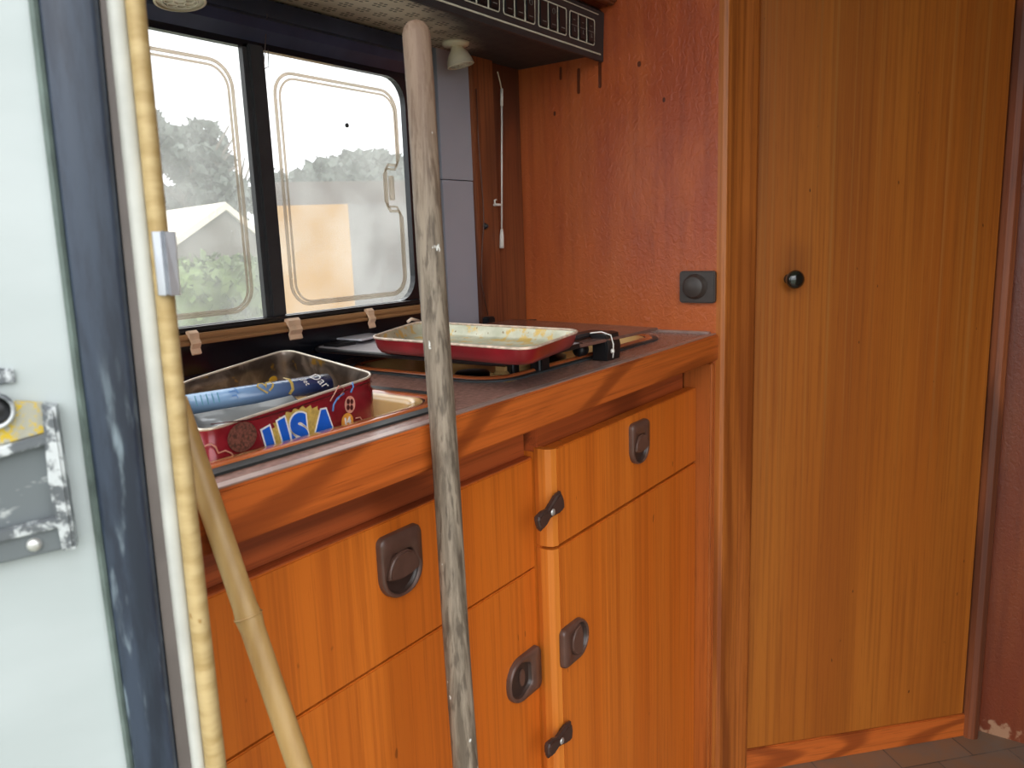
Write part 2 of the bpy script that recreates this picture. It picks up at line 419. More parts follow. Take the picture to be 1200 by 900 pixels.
def text_mesh(s, size, offset=0.0, extrude=.0004, shear=0.0):
    cu = bpy.data.curves.new('t', 'FONT'); cu.body = s; cu.size = size; cu.offset = offset; cu.extrude = extrude; cu.align_x = 'CENTER'; cu.align_y = 'CENTER'; cu.shear = shear
    o = bpy.data.objects.new('t', cu); COL.objects.link(o); bpy.context.view_layer.update()
    dg = bpy.context.evaluated_depsgraph_get(); me = bpy.data.meshes.new_from_object(o.evaluated_get(dg))
    bm = bmesh.new(); bm.from_mesh(me); bpy.data.objects.remove(o); bpy.data.curves.remove(cu); bpy.data.meshes.remove(me)
    return bm

# ================================================================== THE SETTING
YW = .40         # back wall face
struct('floor', bx(nb(), -1.06, 1.2, -1.35, .45, -.04, 0), 'floor')
struct('ceiling', bx(nb(), -1.06, 1.2, -1.35, .50, 1.80, 1.84), plain('cream_ceiling', S(206, 196, 178), .6))
# window wall: black board with the window opening left in it
WX0, WX1, WZ0, WZ1 = -1.04, -.328, .961, 1.296
b = nb()
bx(b, -1.12, .06, YW, YW+.012, -.04, WZ0-.05); bx(b, -1.12, .06, YW, YW+.012, WZ1+.05, 1.80)
bx(b, WX1+.06, .06, YW, YW+.012, WZ0-.05, WZ1+.05); bx(b, -1.12, WX0-.02, YW, YW+.012, WZ0-.05, WZ1+.05)
struct('wall_back', b, 'navy')
# embossed red panel at the right end of the worktop and the deep wall behind it
b = nb(); bx(b, 0.0, .03, .004, .405, 0, 1.80)
struct('wall_right', b, 'red')
# beyond the wardrobe
struct('wall_rear', bx(nb(), .505, .53, -1.35, -.33, 0, 1.80), 'red_side')
struct('wall_front_shade', bx(nb(), -.62, .505, -1.35, -1.32, 0, 1.80), 'red_side')  # unseen entry-side wall, added to shade the wardrobe
# lilac-grey upright panel, two lengths
b = nb(); bx(b, -.235, -.154, .384, .3995, HC+.002, 1.150, .0006); bx(b, -.235, -.153, .384, .3995, 1.1515, 1.80, .0006)
struct('trim_1', b, 'purple')
# mahogany corner post in two steps
b = nb(); bx(b, -.1535, -.094, .376, .3995, HC+.002, 1.80, .002); bx(b, -.094, -.0005, .386, .3995, HC+.002, 1.80, .002)
struct('trim_2', b, 'dark_trim')
# oak post between red panel and wardrobe
def arc_outline(pts, z): return [Vector((x, y, z)) for x, y in pts]
op = [(.0, .004), (.0, -.004), (.004, -.010), (.012, -.013), (.030, -.016), (.048, -.022), (.062, -.030), (.074, -.034), (.086, -.033), (.095, -.026), (.099, -.016), (.0985, .05), (.031, .05), (.031, .004)]
b = nb(); prism(b, arc_outline(op, 0), (0, 0, 1.80), smooth=False)
struct('trim_3', b, 'post')
# ---- window
wn = thing('window_1', None, None, (WX0, YW, WZ0), kind='structure')
YG = .372
b = nb()
def rect3(x0, x1, z0, z1, r, y, n=6): return [Vector((p[0], y, p[1])) for p in rr(x1-x0, z1-z0, r, n, (x0+x1)/2, (z0+z1)/2)]
# dark outer frame
ring(b, rect3(WX0-.03, WX1+.028, WZ0-.012, WZ1+.03, .01, .366), rect3(WX0+.004, WX1-.006, WZ0+.001, WZ1-.004, .036, .366), (0, .010, 0))
ring(b, rect3(WX0-.03, WX1+.070, WZ0-.058, WZ1+.058, .01, .3765), rect3(WX0-.02, WX1+.045, WZ0-.03, WZ1+.048, .03, .3765), (0, .023, 0))
ring(b, rect3(WX0-.03, WX1+.070, WZ0-.058, WZ1+.058, .01, .372), rect3(WX0-.02, WX1+.025, WZ0-.008, WZ1+.026, .03, .372), (0, .004, 0))
obj('window_frame', b, 'black_gloss', wn)
XM1, XM2 = -.6115, -.5885
def sheary(bm, k=-.028):
    # the sliding sash leans a little, as the side of the body does
    for v in bm.verts: v.co.x += k*(v.co.z-1.13)*0
    return bm
b = nb(); bx(b, XM1, XM2, .362, .377, WZ0, WZ1, .002)
bx(b, XM1-.006, XM1+.004, .366, .376, WZ0, WZ1, .001)
obj('mullion', b, 'inset', wn)
def pane(x0, x1, latch):
    b = nb(); o = rect3(x0, x1, WZ0, WZ1-.002, .004, YG+.004); prism(b, o, (0, .003, 0)); p = obj('pane', b, 'pane', wn, recalc=True)
    b = nb()
    for ins, r, yy, rad in ((.020, .030, YG+.002, .0022), (.0265, .026, YG+.001, .0016)):
        if not latch:
            pts = rect3(x0+ins, x1-ins, WZ0+ins*.55, WZ1-.004-ins, r, yy, 8)
        else:
            X0, X1, Z0, Z1 = x0+ins, x1-ins*.75, WZ0+ins*.55, WZ1-.004-ins
            o2 = rr(X1-X0, Z1-Z0, r, 8, (X0+X1)/2, (Z0+Z1)/2)
            pts = [Vector((q[0], yy, q[1])) for q in o2]
            # notch for the catch in the right side
            zc = 1.132; d = .030; hh = .034-(ins-.02)
            k = 17  # after the bottom-right corner
            notch = [(X1, zc-hh-.010), (X1-.006, zc-hh), (X1-d+.006, zc-hh), (X1-d, zc-hh+.008), (X1-d, zc+hh-.008), (X1-d+.006, zc+hh), (X1-.006, zc+hh), (X1, zc+hh+.010)]
            pts = pts[:18]+[Vector((q[0], yy, q[1])) for q in notch]+pts[18:]
        tube(b, pts, rad, 8, closed=True)
    obj('sealing_ridge', b, 'ridge', p)
    if latch:
        b = nb(); o = rect3(-.372, -.362, 1.114, 1.150, .003, YG-.001); prism(b, o, (0, .004, 0), bev=.001); obj('catch', b, 'ridge', p)
        c = at(406, 147, 1, YG); b = nb(); lathe(b, c, (0, -1, 0), [(0, -.002), (.003, 0), (.0032, .002), (0, .004)], 10); obj('dirt_speck', b, 'black', p)
    return p
pane(WX0+.004, XM1, False); pane(XM2, WX1-.004, True)
b = nb(); bx(b, WX0-.02, -.315, .352, .372, WZ0-.010, WZ0+.0005, .003)
obj('bottom_track', b, 'black', wn)
# dark cassette above the panes
b = nb()
prism(b, [Vector((-1.08, y, z)) for y, z in ((.399, 1.305), (.366, 1.300), (.352, 1.312), (.350, 1.324), (.357, 1.330), (.362, 1.352), (.399, 1.352))], (.795, 0, 0), bev=.001)
o = obj('blind_cassette', b, M['navy']); tag(o, 'long dark glossy blind cassette above the window panes', 'blind cassette')
# wire hook hanging before the panes
b = nb(); p = [at(313, 16, 1, .355), at(311, 50, 1, .356), at(309, 80, 1, .357)]; tube(b, p, .0006, 6)
tube(b, [at(309, 81, 1, .357), at(315, 78, 1, .357), at(314, 58, 1, .356)], .0006, 6)
o = obj('wire_hook', b, 'brown_pl_dark'); tag(o, 'thin wire hook hanging in front of the window near the middle bar', 'hook')

# ---- curtain rail below the window with its clips
cr = thing('curtain_rail', 'narrow tan curtain rail with clips running under the window', 'rail', (-1.0, .36, .94))
b = nb(); bx(b, -1.02, -.325, .350, .366, .9405, .956, .002); bx(b, -1.02, -.325, .346, .352, .9485, .9545, .001); bx(b, -1.02, -.325, .346, .352, .942, .9455, .001)
obj('track', b, 'tan_rail', cr)
for (u, v, w) in ((227, 392, .012), (345, 384, .020), (434, 364, .012)):
    c = at(u, v, 1, .343); b = nb()
    prof = [(.350, .008), (.345, .009), (.341, .006), (.341, -.001), (.3375, -.006), (.341, -.012), (.339, -.018), (.342, -.0195), (.3445, -.012), (.3415, -.006), (.3445, 0), (.350, .003)]
    prism(b, [Vector((c.x-w/2, y, .950+z)) for y, z in prof], (w, 0, 0), bev=.0006)
    obj('clip', b, 'tan_clip', cr)

# ================================================================== WORKTOP
wt = thing('worktop', 'brown laminate worktop with orange wooden front edge', 'worktop', (-1.0, 0, HC))
SX0, SX1, SY0, SY1 = -.985, -.625, .046, .340     # sink opening
HX0, HX1, HY0, HY1 = -.528, -.075, .068, .335     # hob opening
b = nb(); Z0 = HC-.022
for r_ in ((-1.0, 0, .012, SY0+.014), (-1.0, 0, SY1-.014, .3995), (-1.0, SX0+.014, SY0+.014, SY1-.014), (SX1-.014, HX0+.014, SY0+.014, SY1-.014), (HX1-.014, 0, SY0+.014, SY1-.014)):
    bx(b, r_[0], r_[1], r_[2], r_[3], Z0, HC)
obj('laminate', b, 'lam', wt)
b = nb(); bx(b, -1.0, .0025, 0.0, .012, HC-.0445, HC-.0004, .0022)
obj('front_edge', b, 'fascia', wt)
b = nb(); bx(b, -1.0, -.003, .0018, .0125, HC-.0006, HC+.0010, .0004)
obj('edge_strip', b, 'bone', wt)
b = nb(); bx(b, -.012, -.0005, .012, .38, HC, HC+.004, .0015)
obj('sealing_strip', b, 'bone', wt)

def basin(root, x0, x1, y0, y1, depth, gname, gmat, r=.045, rimw=.010, gw=.010, hz=.75):
    zc = HC
    def R_(ins, z, rad): return [Vector((p[0], p[1], z)) for p in rr(x1-x0-2*ins, y1-y0-2*ins, max(.004, rad-ins), 8, (x0+x1)/2, (y0+y1)/2)]
    b = nb()  # rubber under the rim
    ring(b, R_(-gw, zc+.0002, r), R_(.0, zc+.0002, r), (0, 0, .0022)); obj(gname, b, gmat, root)
    b = nb()  # coloured rolled rim
    prof = [(-.001, .001), (-.0005, .0055), (rimw*.3, .0075), (rimw*.7, .007), (rimw, .0045)]
    loops = [[b.verts.new(p) for p in R_(i, zc+z*hz, r)] for i, z in prof]
    for A, B in zip(loops, loops[1:]):
        N = len(A)
        for k in range(N):
            f = b.faces.new((A[k], A[(k+1) % N], B[(k+1) % N], B[k])); f.smooth = True
    obj('rim', b, 'enamel_rim', root, recalc=True)
    b = nb()
    prof = [(rimw-.001, .0045*hz), (rimw+.006, .003*hz), (rimw+.012, -.004), (rimw+.018, -depth*.8), (rimw+.03, -depth), (.09, -depth-.004)]
    loops = [[b.verts.new(p) for p in R_(i, zc+z, r+.01)] for i, z in prof]
    for A, B in zip(loops, loops[1:]):
        N = len(A)
        for k in range(N):
            f = b.faces.new((A[k], A[(k+1) % N], B[(k+1) % N], B[k])); f.smooth = True
    b.faces.new(loops[-1])
    obj('bowl', b, 'enamel', root)
sk = thing('sink', 'cream enamel sink with orange-brown rim holding the biscuit tin', 'sink', (-.80, .2, HC))
basin(sk, SX0, SX1, SY0, SY1, .040, 'rubber_gasket', 'sgasket', rimw=.016, gw=.015, hz=.5)
hb = thing('hob', 'cream enamel gas hob with orange-brown rim and grey seal', 'hob', (-.3, .2, HC))
basin(hb, HX0, HX1, HY0, HY1, .030, 'rubber_gasket', 'gasket')
# burners inside the hob
for (x, y) in ((-.42, .19), (-.19, .22)):
    b = nb(); lathe(b, (x, y, HC-.032), (0, 0, 1), [(0, 0), (.034, 0), (.034, .010), (.026, .014), (.026, .018), (.022, .022), (0, .023)], 28); obj('burner', b, 'black', hb)
# sloping cream cover at the front left inside the hob
b = nb(); bx(b, HX0+.045, HX0+.13, .086, .118, HC-.030, HC+.010, .009, 3); obj('knob_console', b, 'enamel', hb)
# black supports which carry the lids
def blk(x0, x1, y0, y1, z0, z1, name='lid_support', root=None, bev=.004): 
    b = nb(); bx(b, x0, x1, y0, y1, z0, z1, bev, 3); return obj(name, b, 'black', root)
ZL = HC+.0265     # underside of the lids
blk(-.445, -.420, .060, .078, HC-.004, ZL, root=hb); blk(-.468, -.452, .085, .100, HC-.006, ZL, root=hb)
blk(-.523, -.505, .15, .17, HC-.004, ZL, root=hb); blk(-.12, -.10, .29, .31, HC-.004, ZL, root=hb)

# left lid: dark glass plate with rounded corners
c3 = [at(386, 404, 2, ZL+.004), at(600, 426, 2, ZL+.004)]
b = nb()
o = [Vector((x, y, ZL)) for x, y in rr(.175, .335, (.030, .006, .006, .030), 8, -.4635, .205)]
prism(b, o, (0, 0, .0045), bev=.0012); ll = obj('glass_lid', b, 'smoked_l', hb, label='dark dusty glass lid with painted sheen and rounded corners')
b = nb(); tube(b, [Vector((p.x, p.y, ZL+.002)) for p in o], .0034, 8, closed=True); obj('rubber_edge', b, 'black', ll)
b = nb(); pts = [at(u, v, 2, ZL+.009) for u, v in ((394, 398), (424, 400), (450, 394), (418, 390))]; prism(b, pts, (0, 0, .0025), bev=.0006)
o = obj('grey_card', b, plain('grey_card', S(214, 214, 220), .4)); tag(o, 'small flat grey piece lying at back left of the dark hob lid', 'card'); 
blk(-.535, -.50, .33, .36, ZL+.0047, ZL+.0085, 'lid_tab', ll, .001)
# right lid: smoked brown glass plate
q = [at(u, v, 2, ZL+.004) for u, v in ((681, 404), (771, 384), (602, 374), (548, 377))]
q[3] = q[0]+(q[2]-q[1])*1.0
b = nb(); prism(b, [Vector((p.x, p.y, ZL)) for p in q], (0, 0, .0042), bev=.0008); rl = obj('glass_lid', b, 'smoked', hb, label='flat smoked brown glass lid')
qc = q[0]
# black hinge clamp with white cord at the join of the lids
hx = at(708, 412, 1, .040)
b = nb()
prism(b, [Vector((hx.x-.016, y, z)) for y, z in ((.050, HC+.0005), (.028, HC+.0005), (.0265, HC+.020), (.030, ZL+.0095), (.036, ZL+.011), (.075, ZL+.011), (.075, ZL+.0062), (.052, ZL+.0055), (.050, ZL-.002))], (.040, 0, 0), bev=.002)
cl = obj('lid_hinge', b, 'black', hb)
b = nb(); lathe(b, (hx.x-.034, .062, HC+.016), (1, 0, 0), [(0, 0), (.008, 0), (.009, .003), (.009, .015), (.006, .018), (0, .018)], 20); obj('spindle', b, 'black', cl)
b = nb(); bx(b, hx.x-.050, hx.x-.010, .052, .082, ZL+.006, ZL+.012, .003, 3); obj('latch_arm', b, 'inset', cl)
b = nb(); tube(b, [(hx.x-.020, .05, ZL+.012), (hx.x-.010, .038, ZL+.013), (hx.x-.004, .027, ZL+.008), (hx.x-.003, .024, ZL-.004), (hx.x-.004, .0235, ZL-.015), (hx.x-.004, .0245, HC+.004)], .0009, 8)
lathe(b, (hx.x-.006, .0248, ZL-.013), (0, -1, 0), [(0, 0), (.0035, 0), (.003, .003), (0, .0035)], 12); obj('cord', b, 'white_pl', cl, label='white cord with a knot')

# red baking tray
ZT = ZL+.0085
ty = thing('baking_tray', 'shallow red baking tray with greasy pale inside on the hob lids', 'tray', (-.50, .12, ZT))
RZ = ZL+.0275
c4 = [at(431, 396, 2, RZ), at(620, 410, 2, RZ), at(683, 387, 2, RZ), at(490, 377, 2, RZ)]
def rquad(c, r, z=None, n=6):
    o = []
    for i in range(4):
        p = c[i]; a = (c[i-1]-p); bq = (c[(i+1) % 4]-p); A = p+a.normalized()*r; B = p+bq.normalized()*r
        for k in range(n+1):
            t = k/n; o.append(A*(1-t)**2+p*2*t*(1-t)+B*t*t)
    if z is not None: o = [Vector((q.x, q.y, z)) for q in o]
    return o
cen = sum(c4, Vector())/4
def loopq(scale, z, r): 
    cc = []
    for i, p in enumerate(c4):
        d1 = (c4[i-1]-p).normalized(); d2 = (c4[(i+1) % 4]-p).normalized(); q_ = p+(d1+d2)*scale; q_.z = z; cc.append(q_)
    return rquad(cc, r, z, 6)
def skinloops(b, loops, mi=0, capend=False):
    L_ = [[b.verts.new(p) for p in l] for l in loops]
    for A, B in zip(L_, L_[1:]):
        N = len(A)
        for k in range(N):
            f = b.faces.new((A[k], A[(k+1) % N], B[(k+1) % N], B[k])); f.smooth = True; f.material_index = mi
    if capend: f = b.faces.new(L_[-1]); f.material_index = mi
b = nb(); skinloops(b, [loopq(.0003, RZ-.001, .028), loopq(.004, ZT+.006, .026), loopq(.009, ZT, .024)], 0, True)
obj('outer_shell', b, 'tray_red', ty)
b = nb(); skinloops(b, [loopq(.0012, RZ-.001, .028), loopq(.006, ZT+.007, .026), loopq(.012, ZT+.003, .022), loopq(.03, ZT+.0022, .018)], 0, True)
obj('inside', b, 'tray_in', ty, label='pale greasy stained inside')
b = nb(); tube(b, loopq(.0006, RZ, .028), .0016, 8, closed=True)
tube(b, [c4[3]+Vector((.0, -.002, .001)), c4[3]+Vector((-.018, -.004, .006)), c4[3]+Vector((-.028, -.006, .003))], .0022, 8)
obj('rolled_lip', b, 'tray_edge', ty)

# ================================================================== BISCUIT TIN IN THE SINK
FL = at(231, 510, 2, HC+.024); FR = at(443, 440, 2, HC+.034); BR = at(336, 410, 2, HC+.044); BL = at(205, 452, 2, HC+.034)
tin = thing('biscuit_tin', 'open red biscuit tin with big blue USA lettering standing in the sink', 'tin', (-.80, .2, HC-.0415))
top = [FL, FR, BR, BL]
nf = (FR-FL).cross(Vector((0, 0, 1))).normalized()      # outward normal of the lettered side (towards the room)
if nf.dot(CAM-FL) < 0: nf = -nf
ctr = sum(top, Vector())/4
def tinloop(ins, dz, r=.026, absz=None):
    cc = []
    for i, p in enumerate(top):
        d1 = (top[i-1]-p).normalized(); d2 = (top[(i+1) % 4]-p).normalized(); q_ = p+(d1+d2)*ins; q_.z += dz; cc.append(q_)
    o = rquad(cc, r, None, 7)
    if absz is not None:
        for q_ in o: q_.z = absz
    return o
b = nb(); skinloops(b, [tinloop(0, 0), tinloop(.0008, -.012), tinloop(-.0006, -.0135), tinloop(-.0006, -.045), tinloop(.001, 0, absz=HC-.0415)], 0, True)
obj('wall', b, plain('tin_red', S(136, 30, 40), .25, .15, var=.3, sc=30, coat=.5), tin)
b = nb(); skinloops(b, [tinloop(.0012, 0), tinloop(.002, -.012), tinloop(.0005, -.0135), tinloop(.0005, -.04), tinloop(.0005, 0, absz=HC-.0400)], 0, True)
def tin_in():
    n = NT('tin_inside', .3, .7); a = n.noise((25, 25, 30), det=4, dist=1); c = n.mix(n.ramp(a, .35, .65), S(100, 86, 76), S(176, 160, 146))
    c = n.mix(n.ramp(n.noise(sc=17, loc=(5, 5, 5)), .62, .66), c, S(196, 150, 60)); n.color(c); return n.m
obj('inner_wall', b, tin_in(), tin, label='bare metal inner wall')
b = nb(); tube(b, tinloop(.0004, .0006), .0013, 8, closed=True); obj('rolled_rim', b, plain('tin_rim', S(226, 214, 196), .3, .5), tin)
# printing on the lettered side
fo = FL; fn_ = nf
ex = (FR-FL); ex.z = 0; ex.normalize(); ez = Vector((0, 0, 1))
FOFF = .0012
def face(u, v, off=0.0): return atp(u, v, fo+nf*(FOFF+off), nf)
def place(t, p, ang=0.0, sx=1.0, sy=1.0, b=None, mi=0):
    ca, sa = math.cos(ang), math.sin(ang)
    for v in t.verts:
        x, y, z = v.co.x*sx, v.co.y*sy, v.co.z
        X = x*ca-y*sa; Y = x*sa+y*ca
        v.co = p+ex*X+ez*Y+nf*z
    merge(b, t, mi)
def disc(b, p, rx, ry, mi=0, n=24, th=.0003):
    t = bmesh.new(); vs = [t.verts.new((rx*math.cos(2*PI*k/n), ry*math.sin(2*PI*k/n), 0)) for k in range(n)]; f = t.faces.new(vs)
    r_ = bmesh.ops.extrude_face_region(t, geom=[f]); 
    for g in r_['geom']:
        if isinstance(g, bmesh.types.BMVert): g.co.z += th
    place(t, p, 0, 1, 1, b, mi)
P_blue = plain('print_blue', S(10, 92, 200), .3); P_white = plain('print_white', S(232, 228, 226), .4); P_gold = plain('print_gold', S(190, 160, 84), .4, var=.2, sc=300)
P_choc = plain('print_chocolate', S(104, 62, 52), .5, var=.6, sc=420); P_or = plain('print_orange', S(226, 152, 60), .4); P_pink = plain('print_pink', S(214, 150, 132), .4); P_dk = plain('print_dark', S(70, 16, 22), .4)
P_lb = plain('print_light_blue', S(92, 140, 200), .4)
b = nb()
cS = face(352, 503)
t = bmesh.new()
vs = []
for k in range(48):
    rr_ = (1.0 if k % 2 else .86); a = 2*PI*k/48; vs.append(t.verts.new((.040*rr_*math.cos(a), .022*rr_*math.sin(a), 0)))
t.faces.new(vs); place(t, face(352, 504, .0001), 0, 1, 1, b)
obj('sunburst_print', b, P_gold, tin)
LT = (('U', 326, 517, .038, .22, 1.0), ('S', 351, 507, .040, .02, 1.0), ('A', 380, 502, .040, -.06, .95))
b = nb()
for ch, u, v, sz, an, sx in LT: place(text_mesh(ch, sz, sz*.105), face(u, v, .0006), an, sx, 1, b)
obj('lettering_outline', b, P_white, tin)
b = nb()
for ch, u, v, sz, an, sx in LT: place(text_mesh(ch, sz, sz*.065), face(u, v, .0010), an, sx, 1, b)
obj('lettering', b, P_blue, tin, label='blue letters USA')
b = nb(); disc(b, face(284, 512, .0004), .0155, .0125); obj('biscuit_print', b, P_choc, tin)
b = nb()
disc(b, face(410, 474, .0004), .0075, .0085, 0)
for a in range(4): disc(b, face(410, 474, .0009)+ex*.0036*math.cos(a*PI/2+.6)+ez*.0042*math.sin(a*PI/2+.6), .0022, .0027, 1, 12)
disc(b, face(407, 494, .0004), .0085, .0085, 2)
place(text_mesh('14', .010, .0004), face(407, 494, .0010), 0, 1, 1, b, 3)
obj('picture_print', b, [P_pink, P_dk, P_or, P_white], tin)
b = nb()
def squig(pts, r, mi):
    tube(b, [face(u, v, .0005) for u, v in pts], r, 6, mi=mi, sx=1.0)
squig([(240, 523), (247, 520), (253, 524), (256, 531), (264, 528), (271, 531), (275, 536)], .0007, 0)
squig([(247, 497), (300, 491), (340, 480), (392, 462), (420, 452), (436, 447)], .0005, 1)
squig([(390, 482), (391, 474), (396, 466), (403, 461)], .0009, 2)
squig([(411, 460), (414, 453), (413, 448)], .0009, 2)
squig([(387, 470), (397, 452), (404, 456), (396, 468)], .0006, 0)
squig([(417, 490), (422, 489), (425, 493), (424, 498)], .0006, 0)
obj('squiggle_print', b, [P_pink, P_dk, P_lb], tin)

# things lying in the tin
def roll(p0, p1, r, n=40):
    b = nb(); p0 = Vector(p0); p1 = Vector(p1); d = (p1-p0).normalized(); a, c, _ = frame_of(d)
    prev = None; st = []
    for side, P in ((0, p0), (1, p1)):
        st.append([])
        for k in range(n+1):
            th = k/n*2*PI*1.6; rad = r*(1-.045*k/n*3)
            st[side].append(b.verts.new(P+(a*math.cos(th)*.8+c*math.sin(th))*rad))
    for k in range(n):
        f = b.faces.new((st[0][k], st[0][k+1], st[1][k+1], st[1][k])); f.smooth = True
    return b
def mag_m():
    n = NT('magazine_cover', .25, coat=.5)
    x = n.xyz()[0]
    t = n.ramp(x, -.01, .155)
    c = n.mix(t, S(150, 186, 222), S(36, 52, 112)); c = n.mix(n.ramp(x, .115, .17), c, S(26, 34, 72)); n.color(c); return n.m
rp0 = at(214, 476, 2, HC+.020); rp1 = at(384, 449, 2, HC+.020)
mg = thing('rolled_magazine', 'rolled blue glossy magazine with gold heart lying in the open tin', 'magazine', rp0, math.atan2(rp1.y-rp0.y, rp1.x-rp0.x))
RR_ = .0135
b = roll(rp0, rp1, RR_)
o = obj('cover', b, mag_m(), mg); so = o.modifiers.new('s', 'SOLIDIFY'); so.thickness = .0008
dr = (rp1-rp0).normalized(); side = dr.cross(Vector((0, 0, 1))).normalized()
if side.dot(CAM-rp0) < 0: side = -side
upv = (side*.75+Vector((0, 0, 1))*.66).normalized(); tang = (Vector((0, 0, 1))-upv*upv.z).normalized()
def onroll(s, h=0.0):
    """point on the roll at distance s, angle offset h"""
    return s, h
def rollplace(t, s, b, mi, ang=0, sc=1.0, lift=.0006):
    # bend the flat print round the roll
    for v in t.verts:
        x, y = v.co.x*sc, v.co.y*sc; ca, sa = math.cos(ang), math.sin(ang); X = x*ca-y*sa; Y = x*sa+y*ca
        th = .62+Y/RR_
        v.co = rp0+dr*(s+X)+(side*math.cos(th)+Vector((0, 0, 1))*math.sin(th)*.95)*(RR_+lift+v.co.z)
    merge(b, t, mi)
b = nb()
def strip2(pts, w):
    t = bmesh.new(); pv = None
    for i, (x, y) in enumerate(pts):
        a = pts[max(i-1, 0)]; c = pts[min(i+1, len(pts)-1)]; d = Vector((c[0]-a[0], c[1]-a[1])).normalized(); nx, ny = -d.y*w, d.x*w
        q = (t.verts.new((x+nx, y+ny, 0)), t.verts.new((x-nx, y-ny, 0)))
        if pv: t.faces.new((pv[0], pv[1], q[1], q[0]))
        pv = q
    return t
LEN = (rp1-rp0).length
heart = [(0.0, -.006), (-.006, -.001), (-.0085, .003), (-.006, .0065), (-.002, .006), (0, .002), (-.0005, -.0015), (.0, .002), (.002, .006), (.006, .0065), (.0085, .003), (.006, -.001), (.002, -.004)]
rollplace(strip2(heart, .0009), LEN*.52, b, 0)
rollplace(strip2([(-.003, .012), (.001, .006), (.0015, 0), (.001, -.006), (-.003, -.011)], .0016), LEN*.69, b, 0)
rollplace(text_mesh('Dar', .014, 0, .0001, .3), LEN*.90, b, 1, ang=-.9)
rollplace(text_mesh('Jet', .008, 0, .0001, .3), LEN*.80, b, 1, ang=-1.2)
rollplace(text_mesh('Tr', .012, 0, .0001, .2), LEN*.30, b, 2, ang=-1.3)
for k in range(5): rollplace(strip2([(0, .003), (0, -.008)], .0005), LEN*(.06+.035*k), b, 3)
obj('cover_print', b, [P_gold, P_white, P_lb, plain('print_teal', S(100, 160, 180), .4)], mg)
# grey plastic sleeve
b = nb()
pA = [(218, 487), (262, 479), (300, 473), (342, 463)]; cols = []
for i, (u, v) in enumerate(pA):
    tp = at(u, v, 2, HC+.020); tp2 = tp+Vector((0, -.010, .0)) 
    bt = tp+Vector((.008, -.014, -.034)); md = tp+Vector((.004, -.012, -.012-.003*(i % 2)))
    cols.append([tp, md, bt])
cols.append([at(350, 469, 2, HC+.012), at(352, 474, 2, HC+.002), at(352, 480, 2, HC-.012)])
V = [[b.verts.new(p) for p in c] for c in cols]
for A, B in zip(V, V[1:]):
    for k in range(2): f = b.faces.new((A[k], A[k+1], B[k+1], B[k])); f.smooth = True
o = obj('plastic_sleeve', b, plain('grey_plastic_film', S(150, 154, 156), .22, .2, var=.1, sc=20)); tag(o, 'folded grey plastic sleeve in the tin in front of the rolled magazine', 'sleeve')
so = o.modifiers.new('s', 'SOLIDIFY'); so.thickness = .0014
# red and yellow sweet packet peeping out
c = at(312, 445, 2, HC+.012)
b = nb()
t = bmesh.new(); bmesh.ops.create_uvsphere(t, u_segments=24, v_segments=14, radius=1)
for f in t.faces:
    f.smooth = True; m = f.calc_center_median(); f.material_index = 1 if (m.x+.35)**2+(m.z-.2)**2 < .35 else 0
merge(b, t, mat=Matrix.Translation(c) @ Matrix.Rotation(.3, 4, 'Z') @ Matrix.Diagonal((.022, .012, .012, 1)), keep=True)
o = obj('sweet_packet', b, [plain('packet_red', S(186, 34, 40), .3), plain('packet_yellow', S(224, 170, 50), .3)]); tag(o, 'red and yellow rounded packet peeping out behind the rolled magazine', 'packet')

# ================================================================== CABINETS
def handle_parts(parent, c, rotq, yf, scale=1.0, opened=False):
    """push-lock handle: square end and rounded end; rotq 0 = rounded end down, 1 = rounded left, 2 = rounded right (axis towards the room is -y)"""
    w, h = .0600*scale, .0700*scale
    base = rr(w, h, (w*.46, w*.46, .008, .008), 10)
    rim_in = []
    cy = -.0075
    N = len(base)
    def T(x, y):
        if rotq == 0: return x, y
        if rotq == 1: return y, -x      # rounded end to the left
        if rotq == 2: return -y, x      # rounded end to the right
    def P3(x, y, d): X, Y = T(x, y); return Vector((c[0]+X, yf-d, c[2]+Y))
    inner = []
    for i in range(N):
        x, y = base[i]; a = math.atan2(y-cy, x)
        inner.append((.0240*scale*math.cos(a), cy+.0240*scale*math.sin(a)))
    b = nb()
    L0 = [P3(x, y, 0) for x, y in base]; L1 = [P3(x*.99, y*.99, .005) for x, y in base]; L2 = [P3(x*.94, y*.95, .0075) for x, y in base]
    L3 = [P3(x*1.06, cy+(y-cy)*1.06, .0074) for x, y in inner]; L4 = [P3(x, y, .005) for x, y in inner]; L5 = [P3(x*.93, cy+(y-cy)*.93, .0008) for x, y in inner]
    skinloops(b, [L0, L1, L2, L3, L4], 0); skinloops(b, [L4, L5], 1, True)
    hp = obj('handle_plate', b, ['brown_pl', 'recess_shade'], parent)
    # thumb paddle covering the half next to the square end; the open one has swung inwards
    b = nb(); pts = []
    if not opened:
        a0 = math.radians(-8)
        for k in range(21):
            a = a0+k*(PI-2*a0)/20; pts.append((.0222*scale*math.cos(a), cy+.0222*scale*math.sin(a)))
        for k in range(1, 6):
            t_ = k/6; pts.append((pts[20][0]*(1-t_)+pts[0][0]*t_, pts[0][1]-.004*math.sin(PI*t_)))
        prism(b, [P3(x, y, .0016) for x, y in pts], (0, -.0082, 0), bev=.0024, seg=3)
    else:
        for k in range(17): pts.append((.012*scale*math.cos(k*PI/8.5), cy+.004+.006*scale*math.sin(k*PI/8.5)))
        prism(b, [P3(x, y, .0011) for x, y in pts], (0, -.0022, 0), bev=.0008)
    obj('handle_paddle', b, 'brown_pl', parent)
